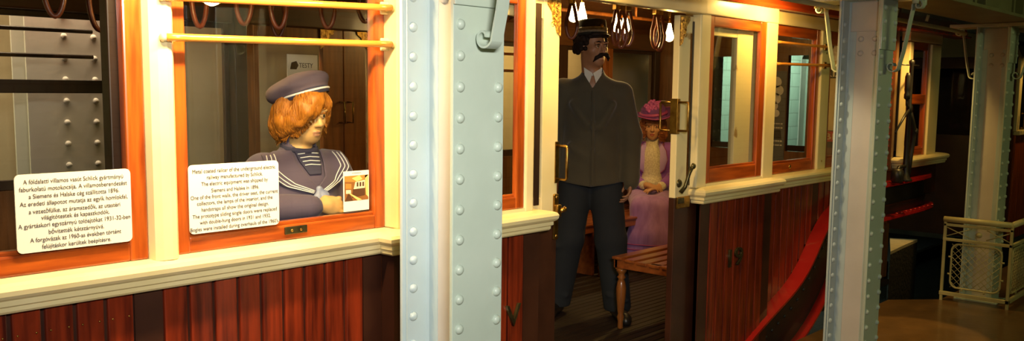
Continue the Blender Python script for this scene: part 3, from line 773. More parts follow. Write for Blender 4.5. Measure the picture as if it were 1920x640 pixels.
MB().box(10.62, 15, 2.60, far(2.53), .0, .05).build('floor_plate', BLACK, nx); MB().box(14.9, 15, 2.54, far(2.54), .0, 1.9).build('rear_wall', MAHOG_D, nx); MB().box(10.62, 15, far(2.56), far(2.53), .05, 1.9).build('far_wall', MAHOG_D, nx)
MB().tube([(10.66, 2.47, 1.25), (10.66, 2.44, 1.25), (10.66, 2.44, 1.10), (10.66, 2.47, 1.10)], .008, 8).build('grab_handle', BRASS, nx)

# ------------------------------------------------------------------ driver's stand: black iron post with levers
st = thing('brake_stand', 'tall black iron post with jointed levers beside the cab window of the railcar', 'brake stand', (7.06, 2.40, .785))
SX, SY = 7.06, 2.395
mb = MB(); mb.lathe([(.05, .785), (.05, .80), (.03, .82), (.022, .86), (.020, 1.05), (.022, 1.06), (.018, 1.30), (.024, 1.31), (.024, 1.35), (.016, 1.37), (.015, 1.66), (.02, 1.67), (.02, 1.69), (.006, 1.70)], (SX, SY, 0), 16); mb.build('post', BLACK, st)
mb = MB(); mb.lathe([(.010, 1.40), (.022, 1.41), (.022, 1.44), (.018, 1.45), (.022, 1.47), (.022, 1.57), (.018, 1.58), (.012, 1.60)], (SX - .06, SY, 0), 14); mb.tube([(SX - .06, SY, 1.40), (SX - .055, SY, 1.36), (SX, SY, 1.33)], .01, 8); mb.build('insulator', BLACK, st)
mb = MB(); mb.tube([(SX - .26, SY, 1.16), (SX - .1, SY, 1.27), (SX, SY, 1.33)], [.007, .01, .014], 8); mb.build('lever', BLACK, st)
mb = MB(); mb.tube([(SX, SY, 1.33), (SX + .06, SY, 1.24), (SX + .13, SY, 1.16), (SX + .10, SY, .98), (SX + .07, SY, .79)], [.018, .026, .024, .016, .012], 10); mb.dome((SX + .13, SY - .02, 1.16), (0, -1, 0), .024, .012); mb.build('lever', BLACK, st)
mb = MB(); mb.tube([(SX - .2, SY, 1.655), (SX + .25, SY + .03, 1.66)], .005, 6); mb.build('cross_rod', BLACK, st)
mb = MB(); mb.tube([(SX - .02, SY, .90), (SX - .14, SY, .90), (SX - .17, SY, .87), (SX - .17, SY, .79)], .014, 8); mb.lathe([(.03, .785), (.045, .80), (.045, .87), (.03, .89)], (SX - .17, SY, 0), 12); mb.build('brake_box', BLACK, st)

# ------------------------------------------------------------------ benches
def bench(x0, x1, y0, y1, label, zt=.455, legs=(), turned=True, name='bench', panel=False):
    """slatted seat along x; y0 wall edge, y1 aisle edge"""
    b = thing(name, label, 'bench', ((x0 + x1) / 2, (y0 + y1) / 2, 0), 0, 'slatted wooden benches in the railcar')
    sg = 1 if y1 > y0 else -1; n = 7; w = abs(y1 - y0) / n
    mb = MB()
    for i in range(n):
        a = y0 + sg * i * w; z = zt - (.02 * math.sin(PI * (i + .5) / n))
        mb.box(x0 - .012, x1, a + sg * .008, a + sg * (w - .008), z - .018, z, bev=.005)
    mb.build('seat', BENCHW, b)
    mb = MB(); mb.box(x0, x0 + .035, y0, y1 - sg * .02, zt - .075, zt - .02, bev=.004); mb.box(x1 - .035, x1, y0, y1 - sg * .02, zt - .075, zt - .02, bev=.004)
    mb.box(x0, x1, y1 - sg * .045, y1 - sg * .015, zt - .075, zt - .016, bev=.004); mb.box(x0, x1, y0 + sg * .02, y0 + sg * .05, zt - .075, zt - .02, bev=.004)
    mb.build('apron', BENCHW, b)
    prof = [(.010, 0), (.014, .01), (.013, .05), (.018, .075), (.013, .095), (.016, .11), (.023, .2), (.025, .25), (.020, .29), (.014, .31), (.022, .322), (.014, .335), (.020, .35), (.026, .36), (.026, .375)]
    for x in legs:
        mb = MB(); mb.lathe([(r * 1.25, z) for r, z in prof], (x, y1 - sg * .05, 0), 16); mb.box(x - .028, x + .028, y1 - sg * .022, y1 - sg * .078, .37, zt - .02, bev=.003)
        mb.build('leg', LEGW, b)
        mb = MB(); mb.box(x - .022, x + .022, y0 + sg * .03, y0 + sg * .075, 0, zt - .07, bev=.003); mb.build('leg', LEGW, b)
    if panel:
        for x in legs:
            mb = MB(); mb.box(x - .015, x + .015, y0, y1 - sg * .12, 0, zt - .07, bev=.004); mb.build('support_panel', BENCHW, b)
    return b
bench(4.41, 7.18, 2.57, 3.185, 'slatted wooden bench on a turned leg just inside the doorway, nearest the platform', legs=(4.445, 5.8, 7.1))
bench(4.45, 7.1, 4.66, 4.10, 'slatted wooden bench along the far wall, with the lady in purple seated on it', zt=.44, legs=(4.5, 5.6, 6.9), panel=True)
bench(-.6, 2.0, 4.66, 4.10, 'slatted wooden bench along the far wall behind the foreign-language notice', zt=.44, legs=(-.4, .8, 1.9), panel=True)

# ------------------------------------------------------------------ hand straps and their rods
for (y, w) in ((3.36, 'nearer the platform'), (3.95, 'nearer the far wall')):
    mb = MB().tube([(-2.0, y, 1.985), (7.18, y, 1.985)], .014, 10)
    for x in (-1, .5, 1.8, 3.1, 4.4, 5.7, 7.0): mb.tube([(x, y, 1.985), (x, y, 2.125)], .010, 8)
    solo(mb, 'strap_rod', INWOOD_O, (3, y, 1.985), 'long wooden rod carrying the hand straps under the ceiling, ' + w, 'rod')
def strap(x, y, zb, rot, label, wide=1.):
    t = thing('hand_strap', label, 'hand strap', (x, y, 1.985), rot, 'leather hand straps under the railcar ceiling', world=False)
    zb -= .022 if x < 3 else 0; L = 1.985 - zb; pts = []
    for a in np.linspace(0, 2 * PI, 28, endpoint=False):
        q = .5 - .5 * math.cos(a)                     # 0 top .. 1 bottom
        w = (.012 + .020 * math.sin(min(1, q * 1.25) * PI / 2 * 1.0) ** 1.5) * wide
        pts.append((w * math.sin(a) * (1.15 if q > .5 else 1), 0, -.02 - (L - .03) * q))
    MB().tube(pts, .0100, 8, closed=True).build('loop', LEATHER, t)
    mb = MB(); mb.box(-.018, .018, -.02, .02, -.045, .02, bev=.006); mb.build('clasp', BRASS, t)
    return t
SP = [(1.305, 3.36, 1.695, 'leather hand strap above the foreign-language notice, higher of the two there'), (1.459, 3.36, 1.655, 'leather hand strap above the foreign-language notice, lower of the two there'),
      (1.852, 3.36, 1.690, 'leather hand strap in the boy\'s window nearest the slim cream post'), (2.05, 3.36, 1.712, 'leather hand strap in the boy\'s window, second from the slim cream post'),
      (2.215, 3.36, 1.705, 'leather hand strap above the boy, in front of its close twin'), (2.60, 3.95, 1.705, 'leather hand strap above the boy, partly behind its close twin'),
      (2.469, 3.36, 1.72, 'dim leather hand strap in the boy\'s window above the wooden far door'), (2.679, 3.36, 1.76, 'dim leather hand strap in the boy\'s window nearest the big column'),
      (4.20, 3.36, 1.735, 'leather hand strap above the conductor\'s cap beside the first bulb pair'), (4.64, 3.36, 1.715, 'leather hand strap beside the middle bulb pair, long narrow loop'),
      (4.70, 3.36, 1.70, 'leather hand strap under the middle bulb pair'), (4.77, 3.36, 1.715, 'short leather hand strap behind the middle bulb pair'),
      (5.08, 3.36, 1.715, 'leather hand strap beside the last single bulb'), (5.13, 3.36, 1.70, 'leather hand strap under the last single bulb')]
for i, (x, y, z, l) in enumerate(SP): strap(x, y, z, (-.5, -.3, .1, -.9, -.4, -.5, -1.0, -.9, -1.1, -.2, -.7, -.9, -.3, -.9)[i], l)

# ------------------------------------------------------------------ ceiling lamps with bare bulbs
def lamp(x, y, zb, label, n=2):
    t = thing('ceiling_lamp', label, 'ceiling lamp', (x, y, 2.10), 0, 'bare bulb lamps on the railcar ceiling', world=False)
    MB().lathe([(.06, .03), (.06, .0), (.045, -.02), (.02, -.03), (.012, -.06), (.012, zb + .14 - 2.10)], (0, 0, 0), 18).build('ceiling_rose', BRASS, t)
    for i in range(n):
        dx = (i - (n - 1) / 2) * .085
        MB().tube([(0, 0, zb + .15 - 2.10), (dx * .6, 0, zb + .15 - 2.10), (dx, 0, zb + .12 - 2.10), (dx, 0, zb + .09 - 2.10)], .010, 8).build('arm', BRASS, t)
        MB().lathe([(.011, .10), (.013, .085), (.018, .06), (.030, .02), (.033, .0), (.024, -.02), (.006, -.028)], (dx, 0, zb - 2.10), 16).build('bulb', BULB, t)
    return t
lamp(4.56, 3.6, 1.895, 'ceiling lamp with two glowing bulbs above the conductor\'s cap')
lamp(5.03, 3.6, 1.855, 'ceiling lamp with two glowing bulbs in the middle of the open doorway')
lamp(5.62, 3.6, 1.825, 'ceiling lamp with one glowing bulb showing, deepest in the doorway', n=1)
lamp(1.73, 3.05, 1.762, 'ceiling lamp showing as a small bright spot at the top of the boy\'s window', n=1)

# ------------------------------------------------------------------ notices and photograph on the window glass
def rrect(x0, x1, z0, z1, r, n=6):
    pts = []
    for (cx, cz, a0) in ((x1 - r, z1 - r, 0), (x0 + r, z1 - r, PI / 2), (x0 + r, z0 + r, PI), (x1 - r, z0 + r, 1.5 * PI)):
        for t in np.linspace(0, PI / 2, n): pts.append((cx + r * math.cos(a0 + t), cz + r * math.sin(a0 + t)))
    return pts
def notice(x0, x1, z0, z1, lines, size, label, group):
    t = thing('notice_board', label, 'notice', ((x0 + x1) / 2, 2.497, z0)); y = 2.497
    mb = MB(); mb.prism(rrect(x0, x1, z0, z1, .014), y, y + .004, lambda u, v, a: (u, a, v)); mb.build('plate', SIGN, t)
    n = len(lines); m = (z1 - z0 - .014) / n
    cx = (x0 + x1) / 2
    for i, (ln, wf) in enumerate(lines):
        zc = z1 - .012 - m * (i + .5)
        o = text_mesh('text_line', ln, size, INK, lambda u, v, w: (cx + u, y - .0006 - w, zc + v), t, fit=wf * (x1 - x0))
    return t
A_ = [('A földalatti villamos vasút Schlick gyártmányú', .86), ('faburkolatú motokocsija. A villamosberendezést', .93), ('a Siemens és Halske cég szállította 1896.', .78),
      ('Az eredeti állapotot mutatja az egyik homlokfal,', .93), ('a vezetőfülke, az áramszedők, az utastéri', .79), ('világítótestek és kapaszkodók.', .59),
      ('A gyártáskori egyszárnyú tolóajtókat 1931-32-ben', .97), ('bővítették kétszárnyúvá.', .48), ('A forgóvázak az 1960-as években történt', .79), ('felújításkor kerültek beépítésre.', .60)]
B_ = [('Metal coated railcar of the underground electric', .92), ('railway manufactured by Schlick.', .62), ('The electric equipment was shipped by', .74), ('Siemens and Halske in 1896.', .53),
      ('One of the front walls, the driver seat, the current', .97), ('collectors, the lamps of the interior, and the', .84), ('handstraps all show the original design.', .75),
      ('The prototype sliding single doors were replaced', .94), ('with double-hung doors in 1931 and 1932.', .79), ('Bogies were installed during overhauls of the 1960\'s.', .99)]
notice(.851, 1.154, 1.008, 1.214, A_, .0165, 'cream notice with lines of foreign-language text, in the window cut by the frame', None)
notice(1.328, 1.636, 1.006, 1.213, B_, .0165, 'cream notice with English text, in front of the sailor-suited boy', None)
# photograph card
pc = thing('photo_card', 'white card with a small photograph of a station, in the corner of the boy\'s window', 'photo card', (1.962, 2.517, 1.018))
x0, x1, z0, z1 = 1.908, 2.018, 1.018, 1.158; y = 2.517
MB().box(x0, x1, y, y + .003, z0, z1).build('card', PAPER, pc)
PM = [pm('print_dark_brown', (.10, .035, .01), rough=.6), pm('print_orange', (.55, .24, .04), rough=.6), pm('print_yellow', (.85, .60, .18), rough=.6), pm('print_cream', (.88, .78, .48), rough=.6), pm('print_brown', (.30, .11, .02), rough=.6)]
mb = MB()
def pq(pts, m, l): mb.prism([(x0 + .003 + .104 * u, z0 + .036 + .088 * v) for u, v in pts], y - .0004 * l, y, lambda u, v, a: (u, a, v), mat=m)
pq([(0, 0), (1, 0), (1, 1), (0, 1)], 4, 1)
pq([(0, 1), (1, 1), (.7, .72), (0, .78)], 1, 2); pq([(.3, .9), (.62, 1), (.75, .84), (.5, .76)], 2, 3); pq([(.85, .98), (1, 1), (1, .1), (.9, .2)], 2, 2)
pq([(.3, .12), (.85, .18), (.85, .5), (.35, .46)], 0, 2); pq([(.38, .46), (.85, .48), (.85, .8), (.45, .74)], 3, 3)
for u in (.5, .62, .74): pq([(u, .55), (u + .07, .555), (u + .07, .73), (u, .72)], 0, 4)
pq([(0, 0), (.15, .3), (.2, .3), (.35, 0)], 0, 2); pq([(.15, .32), (.2, .32), (.72, .02), (.55, 0)], 2, 3); pq([(.05, .5), (.28, .48), (.28, .68), (.05, .7)], 1, 2); pq([(.06, .3), (.26, .3), (.26, .44), (.06, .45)], 3, 3)
mb.build('printed_photo', PM, pc)
MB().box(x0 + .035, x0 + .075, y - .0005, y, z1 - .008, z1 - .0065).build('caption_line', INK, pc)
# small card on the far door glass
fc = thing('paper_notice', 'small white paper with print on the far door glass, above the boy\'s cap', 'paper', (3.25, 4.70, 1.49))
MB().box(3.16, 3.38, 4.712, 4.716, 1.49, 1.64).build('sheet', PAPER, fc)
text_mesh('print', 'TESTY', .04, INK, lambda u, v, w: (3.295 + u, 4.7115 - w, 1.575 + v), fc, fit=.10)
mb = MB(); mb.prism([(3.18, 1.55), (3.225, 1.55), (3.24, 1.575), (3.225, 1.60), (3.19, 1.59)], 4.711, 4.713, lambda u, v, a: (u, a, v)); mb.build('print_mark', INK, fc)

# ------------------------------------------------------------------ posters on the cab bulkhead (seen through the small-paned windows)
PO = [pm('poster_cream', (.62, .50, .26), rough=.6), pm('poster_black', (.03, .022, .015), rough=.6), pm('poster_red', (.50, .03, .015), rough=.6), pm('poster_white', (.78, .72, .55), rough=.6), pm('poster_green', (.10, .20, .05), rough=.6), pm('poster_dark_grey', (.10, .095, .085), rough=.6), pm('poster_smoke', (.55, .50, .40), rough=.6)]
def poster(yl, yr, z0, z1, label, fill):
    t = thing('poster', label, 'poster', (7.195, (yl + yr) / 2, z0))
    W = yl - yr; Hh = z1 - z0; mb = MB()
    def q(pts, m, l): mb.prism([(yl - W * u, z0 + Hh * v) for u, v in pts], 7.195 - .0006 * l, 7.199, lambda u, v, a: (a, u, v), mat=m)
    def disc(u, v, r, m, l, n=14, sx=1.): q([(u + r * sx * math.cos(a) * Hh / W, v + r * math.sin(a)) for a in np.linspace(0, 2 * PI, n, endpoint=False)], m, l)
    fill(q, disc); mb.build('sheet', PO, t)
    def tx(s, u, v, h, m, fit): text_mesh('lettering', s, h * Hh * 1.4, PO[m], lambda a, b, w: (7.195 - .004 - w, yl - W * u - a, z0 + Hh * v + b), t, fit=fit * W, bold=.001)
    return tx
def f1(q, disc):
    q([(0, 0), (1, 0), (1, 1), (0, 1)], 0, 1); q([(0, .80), (1, .80), (1, .90), (0, .90)], 1, 2); q([(0, 0), (1, 0), (1, .20), (0, .20)], 1, 2); q([(0, .07), (1, .07), (1, .19), (0, .19)], 2, 3)
    for (u, v, r, m) in ((.35, .62, .10, 3), (.55, .66, .09, 0), (.45, .55, .06, 1), (.30, .52, .05, 1), (.62, .58, .05, 1), (.5, .47, .05, 4), (.72, .93, .05, 2), (.62, .96, .04, 4)): disc(u, v, r, m, 3)
    q([(.44, .26), (.52, .26), (.5, .5), (.46, .5)], 1, 3); q([(.8, .24), (.95, .24), (.97, .6), (.85, .55)], 1, 3)
tx = poster(3.14, 2.62, 1.0, 1.70, 'cream poster with black and red lettering bands on the cab bulkhead', f1)
tx('RIA', .20, .85, .06, 3, .30); disc_ = None
tx('BLIK', .30, .13, .075, 0, .44)
def f2(q, disc):
    q([(0, 0), (1, 0), (1, 1), (0, 1)], 5, 1)
    for (u, v, r) in ((.45, .88, .06), (.60, .79, .055), (.45, .70, .06), (.35, .62, .05), (.5, .54, .04)): disc(u, v, r, 6, 2)
    q([(.15, .26), (.85, .26), (.78, .36), (.25, .36)], 1, 3)
    for i in range(4):
        v = .42 - .045 * i - (.10 if i > 1 else 0)
        for j in range(6): q([(.12 + .13 * j, v), (.21 + .13 * j + .02 * (j % 2), v), (.21 + .13 * j + .02 * (j % 2), v + .014), (.12 + .13 * j, v + .014)], 6, 4)
tx = poster(3.61, 3.445, .85, 1.62, 'dark poster with pale smoke puffs and lines of print on the cab bulkhead', f2)

# ------------------------------------------------------------------ beyond the car: tunnel columns
def tcol(x0, x1, y, label, rows=True):
    t = thing('tunnel_column', label, 'column', ((x0 + x1) / 2, y + .1, -.98), 0, 'riveted columns beyond the railcar')
    mb = MB(); mb.box(x0, x1, y, y + .015, -.98, 2.4, bev=.002)
    for i in range(27):
        z = -.9 + .118 * i + .01
        for x in (x0 + .20, x1 - .05): mb.dome((x, y, z), (0, -1, 0), .017, .016)
    mb.build('flange', WEBP, t)
    mb = MB(); mb.box((x0 + x1) / 2 - .01, (x0 + x1) / 2 + .01, y + .015, y + .2, -.98, 2.4); mb.build('web', MINT, t)
    MB().box(x0, x1, y + .2, y + .215, -.98, 2.4, bev=.002).build('flange', WEBP, t)
    return t
tcol(1.86, 2.27, 5.2, 'riveted column beyond the railcar, seen through the window with the foreign-language notice')
tcol(4.95, 5.30, 5.2, 'riveted column beyond the railcar, seen past the conductor through the doorway')
tcol(8.9, 9.25, 5.2, 'riveted column beyond the railcar, seen through its panes near the numeral')
tcol(11.7, 12.0, 5.2, 'farthest riveted column beyond the railcar')
# ------------------------------------------------------------------ people
SKIN_B = pm('pale_waxen_skin', (.68, .41, .16), (.63, .37, .14), .45, nscale=12, spec=.4)
SKIN_M = pm('tanned_skin', (.36, .17, .085), (.30, .135, .065), .5, nscale=12)
SKIN_W = pm('warm_skin', (.52, .27, .13), (.47, .24, .115), .5, nscale=12)
LIP = pm('muted_lips', (.50, .24, .13), (.46, .21, .11), .4)
LIP_W = pm('red_lips', (.42, .10, .06), rough=.4)
EYEW = pm('eye_white', (.50, .42, .30), (.48, .40, .28), .3); IRIS = pm('dark_iris', (.03, .02, .012), rough=.15)
HAIR_G = pm('ginger_hair', (.44, .165, .018), (.26, .085, .009), .45, scale=(40, 40, 5), nscale=5, detail=5, bump=.12, bscale=12, spec=.3)
HAIR_D = pm('dark_hair', (.020, .011, .007), (.012, .007, .005), .75, nscale=40, bump=.5, spec=.15)
HAIR_A = pm('auburn_curls', (.38, .12, .03), (.22, .06, .014), .45, nscale=30, bump=.5)
NAVY = pm('navy_sailor_cloth', (.095, .070, .120), (.078, .058, .100), .85, nscale=6, bump=.25, bscale=14, sheen=.15)
NAVY_D = pm('dark_navy_cloth', (.045, .042, .085), (.035, .033, .068), .85, nscale=6, bump=.2, bscale=14)
BERET = pm('faded_violet_navy_felt', (.13, .095, .13), (.09, .068, .10), .9, nscale=6, bump=.15, bscale=20)
STRIPE = pm('white_braid', (.70, .72, .74), (.66, .68, .70), .7)
SCARF = pm('pale_blue_silk', (.16, .19, .34), (.40, .43, .56), .5, nscale=14)
UNIF = pm('dark_olive_uniform_cloth', (.070, .057, .032), (.052, .043, .025), .9, nscale=5, bump=.3, bscale=9, sheen=.2)
TROUS = pm('dark_blue_grey_trousers', (.014, .017, .021), (.010, .012, .016), .9, nscale=5, bump=.3, bscale=8)
CAPM = pm('black_green_cap', (.032, .032, .024), (.022, .022, .017), .8, nscale=8)
BRAID = pm('grey_braid', (.36, .34, .26), (.22, .21, .16), .6, nscale=60)
SHIRT = pm('white_shirt', (.70, .68, .60), (.66, .64, .56), .7)
SHOE = pm('black_shoe', (.012, .010, .009), (.018, .014, .012), .35)
PURP = pm('purple_jacket_cloth', (.28, .08, .48), (.20, .05, .35), .7, nscale=7, bump=.25, bscale=16, sheen=.3)
LILAC = pm('lilac_skirt_cloth', (.36, .17, .46), (.28, .12, .36), .65, scale=(3, 3, .6), nscale=9, bump=.3, bscale=9, sheen=.3)
LAPEL = pm('lavender_lapel', (.48, .32, .72), (.42, .27, .62), .6)
MAG = pm('magenta_trim', (.34, .05, .20), (.26, .035, .15), .6)
LACE = pm('cream_lace', (.72, .64, .48), (.56, .48, .34), .8, nscale=90, lo=.42, hi=.58, bump=.5)
HATP = pm('plum_hat_felt', (.13, .035, .19), (.09, .022, .14), .85, nscale=8)
FLOW = pm('magenta_hat_flowers', (.46, .09, .34), (.26, .05, .22), .7, nscale=45, bump=.5)

A3 = lambda *v: np.array(v, float)
def rot(yaw=0, pitch=0, roll=0):
    cz, sz = math.cos(yaw), math.sin(yaw); cx, sx = math.cos(pitch), math.sin(pitch); cy, sy = math.cos(roll), math.sin(roll)
    return np.array([[cz, -sz, 0], [sz, cz, 0], [0, 0, 1.]]) @ np.array([[1, 0, 0], [0, cx, -sx], [0, sx, cx]]) @ np.array([[cy, 0, sy], [0, 1, 0], [-sy, 0, cy]])

def head(S, c, R, s=1., nose=1., jaw=1., neck_to=None, neck_r=.054):
    P = lambda x, y, z: A3(*c) + R @ (A3(x, y, z) * s)
    E = lambda x, y, z, a, b, d, k=.012, op='u': S.ell(P(x, y, z), (a * s, b * s, d * s), R, k * s, op)
    E(0, .018, .032, .076, .094, .092); E(0, -.018, -.035, .063, .074, .080 * jaw, .03)
    E(0, -.055, -.088 * jaw, .032, .026, .024, .03)
    for q in (-1, 1): E(q * .042, -.052, -.022, .024, .026, .024, .025)
    for q in (-1, 1): E(q * .031, -.096, .004, .020, .012, .011, .012, 's')
    for q in (-1, 1): E(q * .031, -.082, .004, .0175, .013, .0125, .004)
    for q in (-1, 1): E(q * .031, -.088, .024, .026, .010, .007, .012)
    S.cap(P(0, -.086, .014), P(0, -.108 - .006 * (nose - 1), -.028), .0075 * s, .0125 * s * nose, .010 * s)
    E(0, -.106, -.031, .011 * nose, .012, .009 * nose, .006)
    for q in (-1, 1): E(q * .011, -.096, -.033, .009 * nose, .010, .008, .006)
    E(0, -.088, -.060, .020, .012, .0065, .006); E(0, -.086, -.073, .017, .012, .0070, .006)
    E(0, -.102, -.0668, .026, .013, .0022, .003, 's')
    for q in (-1, 1):
        E(q * .077, .012, -.004, .010, .020, .031, .008); E(q * .084, .004, -.002, .006, .009, .018, .006, 's')
    if neck_to is not None: S.cap(P(0, .022, -.075), neck_to, neck_r * s, neck_r * 1.12 * s, .03)
    return P

def face_bits(root, P, R, s, lipm, brow):
    for q in (-1, 1):
        mb = MB(); c = Vector(P(q * .031, -.0815, .004)); d = Vector(R @ A3(q * .05, -1, -.02)).normalized()
        mb.dome(c + d * .0085 * s + Vector(R @ A3(0, 0, -.0015 * s)), d, .0088 * s, .0040 * s, 16, 0); mb.dome(c + d * .0118 * s + Vector(R @ A3(0, 0, -.0005 * s)), d, .0062 * s, .0020 * s, 14, 1)
        mb.build('eye', [EYEW, IRIS], root)
        mb = MB(); mb.tube([P(q * .012, -.098, .027), P(q * .030, -.099, .032), P(q * .050, -.086, .026)], [.0025 * s, .0042 * s, .0015 * s], 8); mb.build('eyebrow', brow, root)
        mb = MB(); mb.tube([P(q * .015, -.090, .010), P(q * .030, -.0965, .0145), P(q * .047, -.086, .009)], [.0020 * s, .0038 * s, .0020 * s], 8); mb.build('eyelid', brow, root)

def lip_fn(P0, Ri, s, lo, mats):
    def fn(c):
        q = (c - P0) @ Ri / s
        return ((np.abs(q[:, 2] + .067) < .0105 - .25 * np.maximum(np.abs(q[:, 0]) - .008, 0)) & (np.abs(q[:, 0]) < .021) & (q[:, 1] < -.086)).astype(int)
    return fn

def hand(S, w, d, n, side, s=1., curl=(.5, .6, .5), spread=.02, thumb=.6):
    """w wrist, d towards the fingers, n palm side normal, side=+1 thumb along cross(d,n)."""
    w = A3(*w); d = A3(*d); d /= np.linalg.norm(d); n = A3(*n); n -= d * (n @ d); n /= np.linalg.norm(n); l = np.cross(d, n) * side
    R = np.stack([l, d, n], 1)
    S.ell(w + d * .047 * s, (.039 * s, .054 * s, .0165 * s), R, .012 * s)
    S.cap(w - d * .02 * s, w + d * .03 * s, .024 * s, .026 * s, .015 * s)
    for i, (off, L) in enumerate(((.029, .94), (.0105, 1.05), (-.0085, .98), (-.027, .78))):
        p = w + d * (.086 - .004 * abs(i - 1)) * s + l * off * s; a = 0.; sp = (1.5 - i) * spread
        for j, (ln, r0, r1) in enumerate(((.040, .0088, .0080), (.026, .0080, .0073), (.020, .0073, .0060))):
            a += curl[j] * (1 + .08 * i); dd = (d * math.cos(a) + n * math.sin(a)) + l * sp; dd /= np.linalg.norm(dd)
            e = p + dd * ln * L * s; S.cap(p, e, r0 * s, r1 * s, .0035 * s); p = e
    p = w + d * .022 * s + l * .026 * s
    dd = d * .55 + l * .75 * thumb + n * (.35 + .5 * (1 - thumb)); dd /= np.linalg.norm(dd); e = p + dd * .042 * s; S.cap(p, e, .0150 * s, .0108 * s, .008 * s)
    dd = d * .9 + l * .25 * thumb + n * (.3 + .6 * (1 - thumb)); dd /= np.linalg.norm(dd); S.cap(e, e + dd * .032 * s, .0102 * s, .0078 * s, .003 * s)

def locks(mb, starts_ends, r=.004, n=5, mat=0):
    for pts in starts_ends:
        m = len(pts); mb.tube(pts, [r * (.5 + .9 * math.sin(PI * (.12 + .80 * i / (m - 1)))) for i in range(m)], n, mat)

# ---- child in the sailor suit, standing behind the glass
boy = thing('person', 'child in navy sailor suit and beret with ginger bobbed hair, leaning behind the window glass', 'person', (1.965, 2.86, 0), R_ := math.radians(-4), world=False)
HB = A3(.012, -.005, 1.343); RB_ = rot(math.radians(10), math.radians(4), math.radians(-3)); sb = .92
S = SDF((-.36, -.32, -.02), (.36, .26, 1.50), .0042)
PB = head(S, HB, RB_, sb, nose=.92, jaw=.96, neck_to=A3(0, .015, 1.19), neck_r=.050)
for q in (-1, 1):
    S.chain([A3(q * .075, .01, .72), A3(q * .08, -.005, .40), A3(q * .08, .01, .07)], [.078, .052, .035], .03)
    S.cap(A3(q * .08, .02, .03), A3(q * .095, -.11, .025), .033, .026, .02)
    S.cap(A3(0, .01, 1.16), A3(q * .125, .012, 1.145), .05, .048, .04)
S.ell((0, .01, 1.02), (.135, .085, .18), None, .04); S.ell((0, .01, .80), (.12, .085, .13), None, .05)
RA_ = [A3(-.15, .01, 1.14), A3(-.215, -.04, .995), A3(-.060, -.185, 1.022)]; LA_ = [A3(.15, .01, 1.14), A3(.20, -.03, .965), A3(.075, -.165, .980)]
S.chain(RA_, [.046, .036, .024], .02); S.chain(LA_, [.046, .036, .024], .02)
hand(S, A3(-.030, -.192, 1.026), A3(1, -.10, -.06), A3(.1, .95, -.35), 1, .90, (.95, 1.0, .8), .0, .30)
for o_ in (.029, .0105, -.0085, -.027): S.ell(A3(.047, -.203, 1.021) + A3(0, .30, .95) * o_ * .9, (.0105, .0095, .0088), None, .003)
hand(S, A3(.070, -.165, .975), A3(-.75, -.1, -.1), A3(0, -.3, -1), -1, .80, (.35, .5, .4), .0, .6)
S.build('body', [SKIN_B, LIP], boy, lip_fn(HB, RB_, sb, 0, 0))
face_bits(boy, PB, RB_, sb, LIP, HAIR_G)
# blouse
S = SDF((-.36, -.32, .68), (.36, .22, 1.30), .0045)
S.ell((0, .005, 1.03), (.160, .112, .17), None, .04); S.ell((0, .005, .84), (.165, .125, .15), None, .06)
S.cap(A3(0, .014, 1.16), A3(0, .004, 1.215), .074, .066, .03)
for q in (-1, 1): S.cap(A3(0, .012, 1.15), A3(q * .135, .012, 1.140), .062, .060, .04)
S.chain([A3(-.150, .01, 1.135), A3(-.232, -.05, 1.010), A3(-.075, -.182, 1.020)], [.066, .062, .046], .03); S.cap(A3(-.085, -.178, 1.020), A3(-.052, -.187, 1.023), .042, .033, .01)
S.chain([A3(.150, .01, 1.135), A3(.216, -.035, .975), A3(.10, -.155, .972)], [.066, .064, .050], .03); S.cap(A3(.112, -.150, .972), A3(.085, -.160, .975), .042, .032, .01)
for z, y, x in ((1.0, -.11, -.05), (.95, -.115, .04), (1.04, -.10, .07)): S.cap(A3(x - .05, y, z), A3(x + .05, y - .004, z - .035), .012, .012, .03)
S.cut(lambda x, y, z: .72 - z + 0 * x + 0 * y)
S.cut(lambda x, y, z: .050 - np.sqrt((x) ** 2 + (y - .010 + (z - 1.15) * .35) ** 2) - np.maximum(1.19 - z, 0) * 3)
blouse = S.build('blouse', NAVY, boy, smooth=2)
